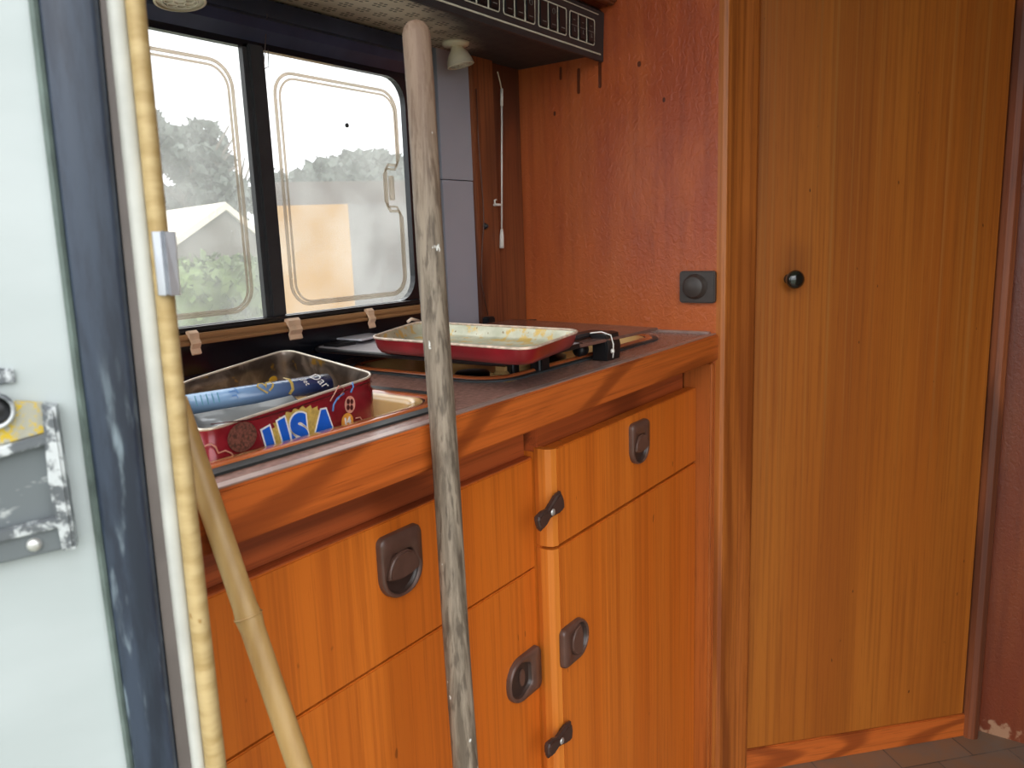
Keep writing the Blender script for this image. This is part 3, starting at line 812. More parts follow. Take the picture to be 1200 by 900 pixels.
def latch(root, c, yf, ang):
    """brown turn-button with wing shape and a screw"""
    b = nb(); pts = []
    prof = [(-.027, .004), (-.024, .0085), (-.014, .0085), (-.004, .0055), (.006, .0075), (.018, .0105), (.027, .0095), (.029, 0), (.027, -.0095), (.018, -.0105), (.006, -.0075), (-.004, -.0055), (-.014, -.0085), (-.024, -.0085), (-.027, -.004)]
    ca, sa = math.cos(ang), math.sin(ang)
    prism(b, [Vector((c[0]+x*ca-z*sa, yf, c[2]+x*sa+z*ca)) for x, z in [(p_[0]*1.08, p_[1]*1.3) for p_ in prof]], (0, -.010, 0), bev=.0035, seg=3)
    o = obj('turn_latch', b, 'brown_pl_dark', root)
    b = nb(); lathe(b, (c[0]+.001, yf-.0095, c[2]), (0, -1, 0), [(.0045, 0), (.0045, .001), (.003, .002), (0, .0023)], 14); obj('screw', b, 'screw', o)

YL, YR = .062, .032
def shell(b, x0, x1, y0, y1, z0, z1):
    bx(b, x0, x0+.012, y0, y1, z0, z1); bx(b, x1-.012, x1, y0, y1, z0, z1); bx(b, x0+.012, x1-.012, y1-.006, y1, z0, z1)
    bx(b, x0+.012, x1-.012, y0, y1-.006, z0, z0+.045); bx(b, x0+.012, x1-.012, y0, y0+.02, z1-.03, z1)
# left unit: top drawer and a door
XD = -.4655
cabL = thing('kitchen_cabinet', 'left orange kitchen cabinet under the sink with one drawer and a door', 'cabinet', (-.74, .2, 0))
b = nb(); shell(b, -1.0, XD-.001, YL+.019, .395, .0, HC-.112)
obj('body', b, 'front', cabL)
b = nb(); bx(b, -1.0, XD-.001, YL+.012, YL+.024, HC-.104, HC-.046, .001); obj('top_rail', b, 'rail', cabL)
ZG, ZTL = .6305, .7765
b = nb(); bx(b, -.999, XD-.002, YL, YL+.018, ZG+.0012, ZTL, .0012); d = obj('drawer', b, 'front', cabL)
b = nb(); bx(b, -.999, XD-.002, YL+.0005, YL+.0185, ZTL, ZTL+.0018, .0005); obj('edge_banding', b, 'rail', d)
handle_parts(d, at(467, 659, 1, YL), 0, YL)
b = nb(); bx(b, -.999, XD-.002, YL, YL+.018, .05, ZG-.0012, .0012); d = obj('door', b, 'front', cabL)
handle_parts(d, at(612, 792, 1, YL), 1, YL, opened=True)
# right unit
cabR = thing('kitchen_cabinet', 'right orange kitchen cabinet under the hob with one drawer and a door', 'cabinet', (-.24, .2, 0))
b = nb(); shell(b, XD+.001, -.0145, YR+.021, .395, .0, HC-.098)
obj('body', b, 'front', cabR)
b = nb(); bx(b, XD+.001, -.0145, YR+.024, .104, HC-.098, HC-.046, .001); obj('top_rail', b, 'rail', cabR)
XL, XR_ = -.4690, -.0150
ZR0, ZR1 = .6605, .7905
def front_panel(z0, z1, name):
    b = nb()
    # slab plus a rounded lipping at its left edge
    bx(b, XL+.012, XR_, YR, YR+.020, z0, z1, .0012)
    prof = [(XL+.0118, YR+.028), (XL+.003, YR+.028), (XL, YR+.020), (XL+.0005, YR+.010), (XL+.004, YR+.003), (XL+.0118, YR)]
    t = nb(); prism(t, [Vector((x, y, z0)) for x, y in prof], (0, 0, z1-z0), smooth=False, mi=1)
    for f in t.faces: f.material_index = 1
    merge(b, t, keep=True)
    return obj(name, b, ['front', 'front_edge'], cabR)
d = front_panel(ZR0+.0022, ZR1, 'drawer'); handle_parts(d, at(747, 518, 1, YR), 0, YR, .92)
d = front_panel(.05, ZR0-.0022, 'door'); handle_parts(d, at(671, 750, 1, YR), 2, YR, .92)
latch(cabR, at(640, 599, 1, YR-.001), YR-.0005, .28); latch(cabR, at(651, 866, 1, YR-.001), YR-.0005, -.03)
b = nb(); bx(b, -.0135, -.0005, .0035, .060, .035, HC-.0455, .005, 3)
o = obj('corner_strip', b, 'trimw'); tag(o, 'narrow rounded upright wooden strip between cabinet and oak post', 'strip')

# ================================================================== WARDROBE
WA = Vector((.1036, -.0171)); WB = Vector((.463, -.3575)); WD = (WB-WA); WL = WD.length; WR = math.atan2(WD.y, WD.x)
wr = thing('wardrobe', 'tall orange oak wardrobe set at an angle beside the kitchen', 'wardrobe', (WA.x, WA.y, 0), WR)
# local axes: x along the front, +y into the wardrobe, -y towards the room
ZB = .053
b = nb(); bx(b, -.001, .006, .004, .05, 0, 1.795, .0005); bx(b, .006, WL+.012, .026, .05, 0, 1.795)
prism(b, [Vector((.02, .05, 0)), Vector((WL, .05, 0)), Vector((WL-.0, .22, 0)), Vector((.26, .30, 0)), Vector((.10, .18, 0))], (0, 0, 1.795))
obj('body', b, 'trimw', wr, local=True)
b = nb(); bx(b, .0035, WL-.002, 0, .022, ZB, 1.60, .0035, 3)
dw = obj('door', b, 'ward', wr, local=True)
k = at(930, 327, 1, 0); 
kp = atp(924, 327, (WA.x, WA.y, 0), Vector((WD.y, -WD.x, 0))); kl = wm(wr).inverted() @ kp
b = nb(); lathe(b, (kl.x, 0, kl.z), (0, -1, 0), [(.009, -.001), (.009, .003), (.0075, .008), (.012, .013), (.0155, .018), (.0165, .023), (.0145, .028), (.009, .031), (0, .0322)], 32)
obj('knob', b, 'knob', dw, local=True, label='glossy black round knob')
b = nb(); bx(b, .006, WL+.008, .002, .026, 0, ZB-.002, .002); obj('plinth', b, 'fascia', wr, local=True)
b = nb(); bx(b, .006, WL+.0, .002, .026, 1.602, 1.795, .002); obj('top_board', b, 'trimw', wr, local=True)
b = nb(); prism(b, [Vector((x, y, 0)) for x, y in ((WL+.002, .03), (WL+.002, .004), (WL+.006, -.006), (WL+.014, -.012), (WL+.024, -.012), (WL+.032, -.005), (WL+.034, .006), (WL+.034, .03))], (0, 0, 1.795)); 
obj('corner_post', b, 'dark_trim', wr, local=True)

# ================================================================== THINGS ON THE WALL
dm = thing('dimmer_switch', 'square dark brown rotary dimmer switch on the red panel', 'switch', (0, .036, .96))
c0 = at(819, 336, 0, -.001); b = nb()
prism(b, [Vector((0.0005, c0.y+x, c0.z+z)) for x, z in rr(.062, .053, .005, 4)], (-.011, 0, 0), bev=.002, seg=3); obj('plate', b, 'switch', dm)
b = nb(); lathe(b, (-.0100, c0.y+.003, c0.z+.001), (-1, 0, 0), [(.021, 0), (.021, .002), (.0185, .003), (.0175, .011), (.016, .0125), (0, .0125)], 36); obj('dial', b, 'switch', dm)
# white wand beside the window post
wd = thing('blind_wand', 'thin white plastic wand hanging against the red panel', 'wand', (-.008, .38, 1.03))
XWd = -.006
def wp(u, v): return at(u, v, 0, XWd) if False else at(u, v, 1, .372)
b = nb(); tube(b, [wp(583, 84), wp(586, 96), wp(588, 106)], .0011, 8); obj('hook', b, 'cream_pl', wd)
b = nb(); tube(b, [wp(588, 104), wp(588, 124)], .0026, 12); tube(b, [wp(588, 124), wp(588, 270)], .0016, 10); obj('rod', b, 'white_pl', wd)
b = nb(); tube(b, [wp(588, 268), wp(588, 276), wp(588, 291)], [.0022, .0038, .0042], 14); obj('grip', b, 'white_pl', wd)
b = nb(); p = wp(584, 240); bx(b, p.x-.010, p.x+.008, .368, .378, p.z-.002, p.z+.002, .0008); tube(b, [(p.x-.009, .373, p.z), (p.x-.009, .373, p.z+.008), (p.x-.004, .373, p.z+.009)], .0016, 8)
bx(b, p.x-.006, p.x-.003, .372, .3862, p.z-.002, p.z+.002); obj('bracket', b, 'white_pl', wd)
# thin cord on the mahogany post
b = nb(); tube(b, [at(558, 104, 1, .374), at(561, 170, 1, .374), at(566, 235, 1, .374), at(567, 262, 1, .374), at(565, 290, 1, .374), at(564, 330, 1, .374), at(572, 370, 1, .374)], .0008, 6)
o = obj('cord', b, 'brown_pl'); tag(o, 'thin loose cord running down the mahogany corner post', 'cord')
b = nb(); p = at(568, 265, 1, .376); lathe(b, p, (0, -1, 0), [(.0058, 0), (.0055, .002), (.0035, .0045), (.0035, .006), (0, .0065)], 18)
o = obj('bolt', b, 'inset'); tag(o, 'small grey bolt head on the mahogany corner post', 'bolt')
# low black bracket behind the glass lid
b = nb(); p0 = at(553, 374, 1, .366); bx(b, p0.x, p0.x+.055, .350, .374, HC+.0004, HC+.010, .002); bx(b, p0.x+.02, p0.x+.04, .345, .36, HC+.008, HC+.036, .002)
o = obj('hinge_block', b, 'black'); tag(o, 'small black hinge block standing behind the smoked glass lid', 'hinge')

# ================================================================== OVERHEAD UNIT
YO = .209; ZO = 1.345
oh = thing('overhead_unit', 'black overhead control unit with rows of switches above the worktop', 'control unit', (-.5, .3, ZO))
b = nb(); bx(b, -1.04, -.0006, YO+.006, .349, ZO+.012, 1.425, .001); obj('housing', b, 'black', oh)
b = nb(); bx(b, -1.04, -.0008, YO+.004, .3855, ZO+.0105, ZO+.0125); bm_ = b; obj('underside', b, 'perf', oh, label='beige slotted underside darker at the right')
# fascia, slightly raked
b = nb(); prism(b, [Vector((-1.04, y, z)) for y, z in ((YO, ZO-.002), (YO+.004, ZO-.003), (YO+.010, ZO+.0104), (YO+.006, 1.428), (YO-.003, 1.420))], (1.0392, 0, 0), bev=.0008); obj('front_panel', b, 'inset', oh)
def fp(u, v): return at(u, v, 1, YO-.002)
def tilt_y(z): return YO-.003*(z-ZO)/(1.420-ZO)
def fy(z, d): return tilt_y(z)-d
b = nb()
za = ZO+.0075
bx(b, -1.035, -.012, fy(za, .0012), YO+.002, za-.0012, za+.0012, .0003)
zb_ = 1.414; bx(b, -1.035, -.022, fy(zb_, .0010), YO, zb_-.0007, zb_+.0005)
# switch groups
def group_box(x0, x1, z0, z1, cols=3):
    o_ = [Vector((p[0], fy(p[1], .0008), p[1])) for p in rr(x1-x0, z1-z0, .004, 4, (x0+x1)/2, (z0+z1)/2)]
    i_ = [Vector((p[0], fy(p[1], .0008), p[1])) for p in rr(x1-x0-.003, z1-z0-.003, .003, 4, (x0+x1)/2, (z0+z1)/2)]
    ring(b, o_, i_, (0, .002, 0))
    for k in range(1, cols):
        x = x0+(x1-x0)*k/cols; bx(b, x-.0006, x+.0006, fy((z0+z1)/2, .0012), YO, z0+.001, z1-.001)
groups = []
w_ = .080; xr = fp(697, 50).x
for k in range(9):
    x1 = xr-k*(w_+.009); x0 = x1-w_; z0, z1 = 1.3625, 1.4035; groups.append((x0, x1, z0, z1))
    if k % 4 == 1: pass
    group_box(x0, x1, z0, z1)
obj('printed_lines', b, 'line', oh)
for gi, (x0, x1, z0, z1) in enumerate(groups):
    for k in range(3):
        b = nb(); b2 = nb()
        xa = x0+(x1-x0)*k/3+.003; xb = x0+(x1-x0)*(k+1)/3-.003
        bx(b, xa, xb, fy((z0+z1)/2, .0022), YO+.001, z0+.003, z1-.003, .0012)
        xc = (xa+xb)/2; yy = fy((z0+z1)/2, .0026)
        if gi == 0:
            bx(b, xa+.001, xb-.001, yy, yy+.001, (z0+z1)/2-.001, (z0+z1)/2, mi=1)
            bx(b, xc-.002, xc+.003, yy, yy+.001, z0+.011, z0+.012, mi=1); bx(b, xc-.004, xc+.002, yy, yy+.001, z1-.013, z1-.012, mi=1); bx(b, xc-.001, xc, yy, yy+.001, z0+.012, z0+.017, mi=1)
        else:
            bx(b, xc-.005, xc+.005, yy, yy+.001, z0+.009, z0+.0102, mi=1)
            if (gi, k) == (2, 0):
                for a in range(3): lathe(b, (xc+.0025*math.cos(a*2.1+.5), yy+.001, z1-.014+.0035*math.sin(a*2.1+.5)), (0, -1, 0), [(.0022, 0), (.0022, .0012), (0, .0012)], 10, mi=1)
            elif (gi+k) % 2 == 0: tube(b, [(xc+.004*math.cos(a*PI/4), yy, z1-.012+.004*math.sin(a*PI/4)) for a in range(8)], .0004, 4, closed=True, mi=1)
        b2.free(); obj('switch', b, ['btn', 'grey_print'], oh)
# dark wooden cupboard above it
ou = thing('overhead_cupboard', 'dark red-brown wooden overhead cupboard above the control unit', 'cupboard', (-.5, .3, 1.43))
b = nb(); bx(b, -1.04, -.001, YO-.012, .3995, 1.4285, 1.795, .002); obj('carcass', b, M['red_side'], ou)
b = nb(); bx(b, -1.04, -.001, YO-.028, YO-.0125, 1.4285, 1.450, .004, 3); obj('lower_lip', b, 'dark_trim', ou)
# two spot lamps under the unit
zu = ZO+.0105
def flower(b, c, d, R0, n=6):
    a, e, _ = frame_of(d)
    for k in range(n):
        p = Vector(c)+(a*math.cos(2*PI*k/n)+e*math.sin(2*PI*k/n))*R0*.52
        tube(b, [p+(a*math.cos(2*PI*j/10)+e*math.sin(2*PI*j/10))*R0*.24 for j in range(10)], R0*.045, 5, closed=True)
    tube(b, [Vector(c)+(a*math.cos(2*PI*j/14)+e*math.sin(2*PI*j/14))*R0*.85 for j in range(14)], R0*.05, 5, closed=True)
def spot(u, v, y, label, rim, dv):
    c = at(u, v, 1, y); dv = Vector(dv).normalized(); L_ = (zu-c.z)/-dv.z; q0 = c-dv*L_
    sp = thing('spot_lamp', label, 'lamp', (q0.x, q0.y, zu))
    b = nb(); lathe(b, (q0.x, q0.y, zu-.0002), (0, 0, -1), [(0, 0), (.022, 0), (.021, .004), (.012, .006), (0, .006)], 28); obj('base_plate', b, 'cream_pl', sp)
    h = L_
    b = nb(); lathe(b, q0+dv*.004, dv, [(rim*.34, 0), (rim*.5, h*.2), (rim*.74, h*.38), (rim*.9, h*.62), (rim, h*.88), (rim*1.02, h-.004), (rim*.92, h-.0036)], 32); obj('lamp_shade', b, 'cream_pl', sp)
    b = nb(); lathe(b, q0+dv*(h-.002), dv, [(rim*.95, 0), (rim*.6, .0012), (0, .0016)], 28); flower(b, q0+dv*h, dv, rim*.8, 7); obj('lens', b, 'glass_lamp', sp)
spot(540, 77, .335, 'small cream cone spot lamp beside the top of the grey pole', .0215, (.12, -.16, -1))
spot(211, 2, .325, 'round cream lamp under the overhead unit above the left window pane', .0265, (-.03, -.14, -1))

# ================================================================== POLE AND BAMBOO
def stick(us, y_of_z, rad_fn, name, mat, label, cat, zs):
    pass
A_ = at(516, 460, 1, -.0145); 
topP = at(488, 40, 1, .004); fr = (topP-A_).normalized()
Rp = .0122
foot = A_-fr*(A_.z/fr.z)
P0 = foot; P1 = topP
pts = [P0.lerp(P1, k/24) for k in range(25)]
for i, p in enumerate(pts[1:-1]): p.x += .0008*math.sin(i*.9); p.y += 0
dd = (P1-P0).normalized()
pts += [P1+dd*.005, P1+dd*.009, P1+dd*.0115]
rads = [Rp*1.02]*25+[Rp*.9, Rp*.66, Rp*.25]
b = nb(); tube(b, pts, rads, 24)
o = obj('wooden_pole', b, 'pole', origin=P0); tag(o, 'grey weathered wooden pole with rounded top leaning on the worktop edge', 'pole')
B0 = at(246, 590, 1, -.0095); B1 = at(360, 925, 1, -.075); d = (B0-B1).normalized()
foot = B1-d*(B1.z/d.z); topb = B0+d*.075
LENB = (topb-foot).length
nodes = [0.12, .36]
N1 = (at(290, 722, 1, -.035)-foot).length
nodes = [N1-.27, N1, N1+.24]
pts = []; rads = []
K = 120
for k in range(K+1):
    s = LENB*k/K; r = .0083
    for nn in nodes:
        q = abs(s-nn); r += .0011*math.exp(-(q/.004)**2)
    pts.append(foot+d*s); rads.append(r)
b = nb(); tube(b, pts, rads, 20)
for nn in nodes:
    tube(b, [foot+d*(nn-.0006), foot+d*(nn+.0006)], .0098, 20)
o = obj('bamboo_cane', b, 'bamboo', origin=foot); tag(o, 'yellowish bamboo cane leaning against the worktop at the left', 'cane')

# ================================================================== DOORWAY EDGE: outer skin, black trim, seal
AZ = math.radians(-30); dl = Vector((-math.cos(AZ), -math.sin(AZ), 0)); Q = Vector((-1.027, -.096, 0)); nL = Vector((math.sin(AZ), -math.cos(AZ), 0))
if nL.dot(CAM-Q) < 0: nL = -nL
vs_ = [0, 225, 450, 675, 900]
BN = {'A': [35, 62, 89, 119, 151], 'B': [117, 138, 161, 184, 210], 'C': [125, 147, 173, 198, 225], 'D': [146, 168, 192, 216, 240], 'E': [172, 190, 216, 242, 265]}
def fitq(pts):
    # least squares quadratic s(z)
    n = len(pts); X = [[1, z, z*z] for z, s in pts]; Y = [s for z, s in pts]
    A = [[sum(X[k][i]*X[k][j] for k in range(n)) for j in range(3)] for i in range(3)]; B = [sum(X[k][i]*Y[k] for k in range(n)) for i in range(3)]
    m = Matrix(A).inverted() @ Vector(B); return m
CO = {}
for k_, us in BN.items():
    pts = []
    for u, v in zip(us, vs_):
        p = atp(u, v, Q, nL); pts.append((p.z-1.1, (p-Q).dot(dl)))
    CO[k_] = fitq(pts)
def sz(k_, z):
    z -= 1.1; zc = max(-.32, min(.32, z)); m = CO[k_]
    s = m[0]+m[1]*zc+m[2]*zc*zc
    return s+(m[1]+2*m[2]*zc)*(z-zc)
zs = [.30+.05*i for i in range(30)]
def sweep(prof, name, mat, parent):
    """prof: list of (fn(z)->s, out) closed outline"""
    b = nb(); L_ = []
    for z in zs: L_.append([b.verts.new(Q+dl*f(z)+nL*o_+Vector((0, 0, z))) for f, o_ in prof])
    N = len(prof)
    for A, B in zip(L_, L_[1:]):
        for k in range(N):
            f = b.faces.new((A[k], A[(k+1) % N], B[(k+1) % N], B[k])); f.smooth = mat in ('cream', 'seal_white', 'trim')
    b.faces.new(L_[0]); b.faces.new(list(reversed(L_[-1])))
    return obj(name, b, mat, parent)
def mixs(a, c, t): return lambda z: sz(a, z)*(1-t)+sz(c, z)*t
dj = thing('caravan_door_surround', 'pale outer caravan skin with black trim and cream seal at the left', 'door surround', (Q.x, Q.y, .3))
sweep([(lambda z: sz('A', z)-.004, 0), (lambda z: .46, 0), (lambda z: .46, -.03), (lambda z: sz('A', z)-.004, -.03)], 'outer_skin', 'skin', dj)
sweep([(mixs('A', 'B', -.03), -.004), (mixs('A', 'B', -.02), .003), (mixs('A', 'B', .06), .006), (mixs('A', 'B', .12), .0045), (mixs('A', 'B', .12), -.004)], 'trim_lip', 'trim_edge', dj)
sweep([(mixs('A', 'B', .10), -.004), (mixs('A', 'B', .13), .0055), (mixs('A', 'B', .20), .0075), (mixs('A', 'B', .5), .0085), (mixs('A', 'B', .85), .0075), (mixs('A', 'B', .97), .005), (mixs('A', 'B', 1.0), -.004)], 'black_trim', 'trim', dj)
sweep([(mixs('B', 'C', -.05), -.004), (mixs('B', 'C', 0), .003), (mixs('B', 'C', 1), .002), (mixs('B', 'C', 1.05), -.004)], 'inner_strip', 'trim_brown', dj)
sweep([(mixs('C', 'D', -.0), -.006), (mixs('C', 'D', .0), .002), (mixs('C', 'D', .4), .0045), (mixs('C', 'D', .85), .003), (mixs('C', 'D', 1.15), 0), (mixs('C', 'D', 1.15), -.006)], 'white_seal', 'seal_white', dj)
cr_ = []
for k in range(12):
    a = 2*PI*k/12; cr_.append((mixs('D', 'E', .5+.5*math.cos(a)), .001+.0075*math.sin(a)))
sweep(cr_, 'cream_seal', 'cream', dj)
# metal clip folded over the seal
b = nb()
def DP(u, v, o_): p = atp(u, v, Q, nL); return p+nL*o_
for (uu, oo) in ((0, 0),):
    rows = []
    for (u0, u1, um, v) in ((176, 206, 190, 272), (184, 212, 197, 345)):
        rows.append([DP(u0, v, .004), DP(u0+2, v, .0095), DP(um-3, v, .0125), DP(um, v-1, .0105), DP(um+3, v, .0125), DP(u1-2, v, .0105), DP(u1, v, .003)])
    inn = [[p-nL*.0012 for p in r_] for r_ in rows]
    o_ = [rows[0], rows[1]]
    t0 = rows[0]+list(reversed(inn[0])); t1 = rows[1]+list(reversed(inn[1]))
    A = [b.verts.new(p) for p in t0]; B = [b.verts.new(p) for p in t1]; N = len(A)
    for k in range(N): b.faces.new((A[k], A[(k+1) % N], B[(k+1) % N], B[k]))
    b.faces.new(A); b.faces.new(list(reversed(B)))
obj('metal_clip', b, 'steel', dj, label='folded bright metal clip')
# lock bracket on the skin
lk = thing('lock_bracket', 'worn grey metal lock bracket with yellow lichen on the pale outer skin', 'bracket', DP(40, 560, 0))
def slab(pts, o0, o1, name, mat, bev=.0008, root=None):
    b = nb(); prism(b, [DP(u, v, o0) for u, v in pts], nL*(o1-o0), bev=bev); return obj(name, b, mat, root or lk)
slab([(-60, 545), (56, 510), (70, 606), (-60, 640)], .0, .006, 'dark_plate', 'plate')
slab([(-60, 640), (72, 604), (90, 634), (-60, 668)], .0, .009, 'lower_ledge', 'plate')
slab([(-60, 628), (73, 597), (76, 609), (-60, 642)], .008, .0125, 'bright_ledge', 'worn')
slab([(-60, 536), (57, 503), (58, 515), (-60, 549)], .004, .012, 'upper_ledge', 'worn')
slab([(-60, 495), (20, 468), (66, 472), (57, 505), (-60, 538)], .0, .0075, 'top_plate', 'lichen', .0012)
slab([(52, 470), (68, 472), (92, 634), (76, 636), (60, 560)], .0, .0135, 'side_bar', 'worn', .0015)
slab([(-16, 430), (16, 432), (19, 447), (-16, 453)], .0, .003, 'small_tab', 'worn')
p = DP(-3, 478, .007); b = nb(); lathe(b, p, nL, [(.0088, 0), (.0088, .0035), (.0074, .004), (.0070, .002), (.0066, -.001), (0, -.001)], 28); obj('keyhole_ring', b, 'worn', lk)
b = nb(); lathe(b, p+nL*.0, nL, [(.0066, 0), (.0066, .0016), (0, .0018)], 24); obj('lock_barrel', b, 'black', lk)
p = DP(43, 631, .009); b = nb(); lathe(b, p, nL, [(.0036, 0), (.0034, .0015), (.002, .0025), (0, .0028)], 16); obj('screw', b, 'screw', lk)

# ================================================================== OUTSIDE
GZ = -.45
b = nb(); bx(b, -40, 60, -40, 80, GZ-.1, GZ)
def ground_m():
    n = NT('grey_yard', .9); a = n.noise(sc=.5, det=6); n.color(n.mix(n.ramp(a, .4, .6), S(120, 118, 108), S(98, 108, 80))); return n.m
struct('ground', b, ground_m())
def dirpt(u, v, dist):
    d = ray(u, v); h = math.hypot(d.x, d.y); return CAM+d*(dist/h)
# tan building seen in the right pane
def oriented_box(b, p0, p1, depth, z0, z1, mi=0):
    p0 = Vector((p0.x, p0.y, 0)); p1 = Vector((p1.x, p1.y, 0)); d = (p1-p0).normalized(); nn = Vector((-d.y, d.x, 0))
    if nn.dot(p0-Vector((CAM.x, CAM.y, 0))) < 0: nn = -nn
    pts = [p0, p1, p1+nn*depth, p0+nn*depth]
    prism(b, [Vector((p.x, p.y, z0)) for p in pts], (0, 0, z1-z0), mi)
    return d, nn
tb = thing('tan_building', 'tan rendered outbuilding with a grey side seen through the right window pane', 'building', dirpt(370, 300, 7)*1.0)
pL = dirpt(322, 300, 7.0); pM = dirpt(412, 300, 7.0); pR = dirpt(520, 300, 7.2)
zt = dirpt(370, 240, 7.0).z
b = nb(); oriented_box(b, pL, pM, 1.2, GZ, zt); obj('tan_wall', b, plain('tan_render', S(172, 128, 62), .8, var=.08, sc=1), tb)
b = nb(); oriented_box(b, pM, pR, 1.2, GZ, zt); obj('grey_wall', b, plain('grey_render', S(96, 90, 88), .8, var=.12, sc=2), tb)
b = nb(); oriented_box(b, pL-(pM-pL)*.05, pR, 1.4, zt, zt+.10); oriented_box(b, pL-(pM-pL)*.04, pR, 1.4, zt+.10, dirpt(400, 214, 7.2).z); obj('roof', b, plain('brown_roof', S(84, 70, 64), .8, var=.2, sc=3), tb)
# grey barn with gable behind the left pane
sb = thing('grey_barn', 'low grey barn with a pale gable edge seen through the left window pane', 'building', dirpt(255, 300, 10))
g0 = dirpt(150, 300, 10); g1 = dirpt(312, 300, 10.6)
apex = dirpt(263, 246, 10.3); el = dirpt(190, 300, 10.1); er = dirpt(312, 285, 10.6)
d_ = (g1-g0); d_.z = 0; d_.normalize(); nn = Vector((-d_.y, d_.x, 0))
if nn.dot(g0-CAM) < 0: nn = -nn
lp = at  # alias
b = nb(); out = [Vector((g0.x, g0.y, GZ)), Vector((g1.x, g1.y, GZ)), Vector((g1.x, g1.y, er.z)), Vector((apex.x, apex.y, apex.z)), Vector((g0.x, g0.y, dirpt(150, 325, 10).z))]
prism(b, out, nn*5); obj('gable_wall', b, plain('barn_grey', S(112, 106, 98), .85, var=.08, sc=1), sb)
b = nb()
for p, q in ((out[4], out[3]), (out[3], out[2])): 
    e = (q-p); u_ = Vector((0, 0, .09)); prism(b, [p-nn*.06, q-nn*.06, q-nn*.06+u_, p-nn*.06+u_], nn*5.1)
obj('verge', b, plain('pale_verge', S(214, 206, 190), .7), sb)
def foliage(b, c, R_, n, s, flat=1.0, seed=1):
    rnd = random.Random(seed)
    for i in range(n):
        while True:
            q = Vector((rnd.uniform(-1, 1), rnd.uniform(-1, 1), rnd.uniform(-1, 1)))
            if .3 < q.length < 1: break
        q = Vector((q.x*R_[0], q.y*R_[1], q.z*R_[2]))+c
        a = Vector((rnd.gauss(0, 1), rnd.gauss(0, 1), rnd.gauss(0, 1))).normalized(); e = a.orthogonal().normalized(); g = a.cross(e)
        L_ = s*rnd.uniform(.6, 1.3); w = L_*.45
        vs = [b.verts.new(q+e*L_), b.verts.new(q+g*w), b.verts.new(q-e*L_), b.verts.new(q-g*w)]
        b.faces.new(vs)
leafm = plain('hedge_leaf', S(84, 104, 50), .7, var=.4, sc=3); leafd = plain('tree_leaf', S(70, 78, 70), .7, var=.4, sc=3)
c = dirpt(250, 315, 9.0); b = nb()
hc = Vector((c.x, c.y, (dirpt(250, 298, 9).z+GZ)/2)); hh = dirpt(250, 300, 9).z-hc.z
foliage(b, hc, (1.5, .5, hh*1.05), 5000, .07, seed=3)
t = bmesh.new(); bmesh.ops.create_icosphere(t, subdivisions=3, radius=1)
merge(b, t, mat=Matrix.Translation(hc) @ Matrix.Diagonal((1.4, .42, hh*.92, 1)))
o = obj('hedge', b, leafm, origin=(c.x, c.y, GZ)); tag(o, 'green hedge in front of the grey barn outside the left pane', 'hedge')
def tree(u, v, dist, R_, n, seed, label):
    c = dirpt(u, v, dist); t_ = thing('tree', label, 'tree', (c.x, c.y, GZ))
    b = nb()
    rnd = random.Random(seed)
    for i in range(9):
        o_ = Vector((rnd.uniform(-1, 1)*R_[0]*.7, rnd.uniform(-1, 1)*R_[1]*.7, rnd.uniform(-1, 1)*R_[2]*.7)); foliage(b, c+o_, (R_[0]*.42, R_[1]*.42, R_[2]*.42), n//9, .13, seed=seed*20+i)
    obj('crown', b, leafd, t_)
    b = nb(); tube(b, [(c.x, c.y, GZ), (c.x+.1, c.y, c.z*.5), (c.x, c.y, c.z)], [.18, .13, .07], 10)
    for i in range(8):
        a = rnd.uniform(0, 6.28); tube(b, [(c.x, c.y, c.z-.5), c+Vector((R_[0]*.8*math.cos(a), R_[1]*.8*math.sin(a), rnd.uniform(-.2, 1)*R_[2]))], [.06, .015], 6)
    obj('trunk', b, plain('bark', S(84, 74, 64), .9), t_)
tree(215, 205, 15, (1.1, 1.2, 1.0), 4200, 5, 'dark leafy tree above the barn at the far left of the left pane')
tree(272, 222, 21, (1.2, 1.0, .8), 2600, 8, 'smaller leafy tree just left of the middle window bar')
c = dirpt(440, 215, 30); b = nb(); foliage(b, Vector((c.x, c.y, c.z-1.3)), (4.5, 2.5, 2.4), 9000, .28, seed=11)
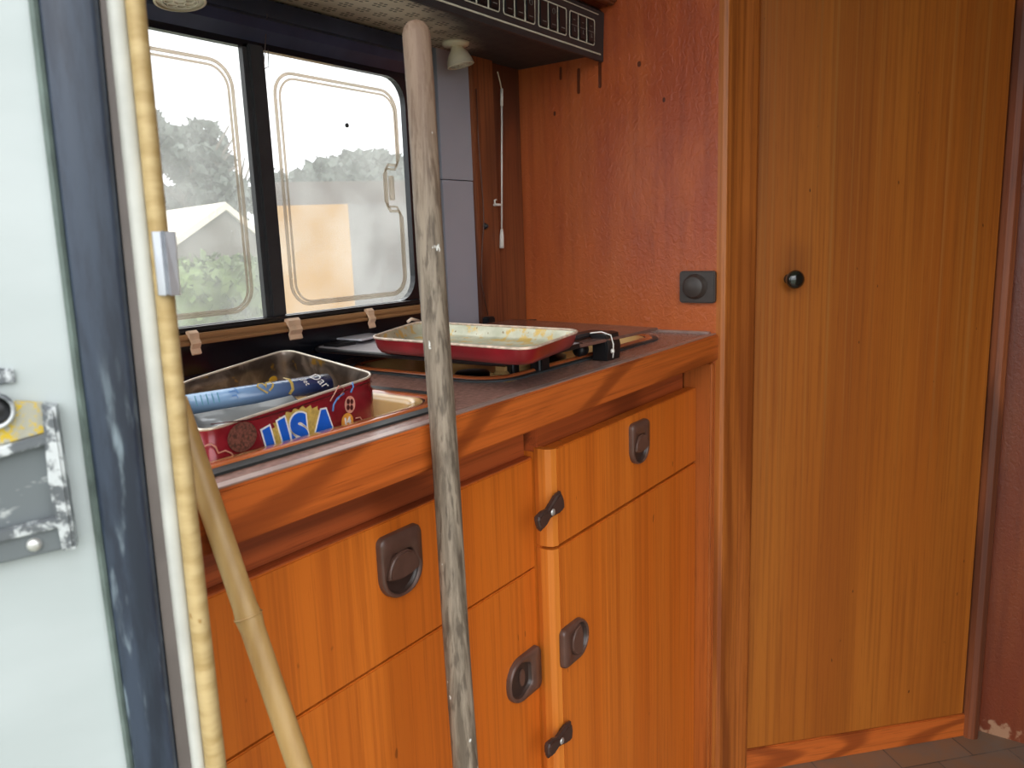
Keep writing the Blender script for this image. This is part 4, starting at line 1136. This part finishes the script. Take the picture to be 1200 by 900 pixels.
t = bmesh.new(); bmesh.ops.create_icosphere(t, subdivisions=3, radius=1); merge(b, t, mat=Matrix.Translation(Vector((c.x, c.y, c.z-1.3))) @ Matrix.Diagonal((4.2, 2.3, 2.1, 1)))
o = obj('bushes', b, leafd, origin=(c.x, c.y, GZ)); tag(o, 'distant dark mass of bushes above the tan building roof', 'bushes')

# ================================================================== LIGHT, WORLD, CAMERA
sc = bpy.context.scene
w = bpy.data.worlds.new('World'); sc.world = w; w.use_nodes = True; t = w.node_tree
bg = t.nodes['Background']; tc = t.nodes.new('ShaderNodeTexCoord'); sp_ = t.nodes.new('ShaderNodeSeparateXYZ'); t.links.new(tc.outputs['Generated'], sp_.inputs[0])
mr = t.nodes.new('ShaderNodeMapRange'); t.links.new(sp_.outputs['Z'], mr.inputs[0]); mr.inputs[1].default_value = -.1; mr.inputs[2].default_value = .9
cr2 = t.nodes.new('ShaderNodeMix'); cr2.data_type = 'RGBA'; t.links.new(mr.outputs[0], cr2.inputs[0]); cr2.inputs[6].default_value = (.80, .85, .92, 1); cr2.inputs[7].default_value = (1.7, 1.72, 1.75, 1)
t.links.new(cr2.outputs[2], bg.inputs[0]); bg.inputs[1].default_value = 2.6
# soft sun through thin cloud from behind the camera's left, reaching in at the open doorway
sl = bpy.data.lights.new('sun', 'SUN'); sl.energy = .5; sl.angle = math.radians(35); sl.color = (1, .96, .9)
so_ = bpy.data.objects.new('sun', sl); COL.objects.link(so_); dsun = Vector((.80, .62, -.55)).normalized(); so_.rotation_euler = dsun.to_track_quat('-Z', 'Y').to_euler()
cam = bpy.data.cameras.new('camera'); cam.sensor_width = 36; cam.lens = FPX/1200*36; cam.clip_start = .02; cam.clip_end = 300
cam.dof.use_dof = True; cam.dof.focus_distance = 1.05; cam.dof.aperture_fstop = 13
co = bpy.data.objects.new('camera', cam); COL.objects.link(co)
m = Matrix((RT, UP, -FW)).transposed().to_4x4(); m.translation = CAM; co.matrix_world = m
sc.camera = co
sc.view_settings.view_transform = 'Standard'; sc.view_settings.look = 'None'; sc.view_settings.gamma = 1; sc.view_settings.use_curve_mapping = False
sc.view_settings.exposure = -.2
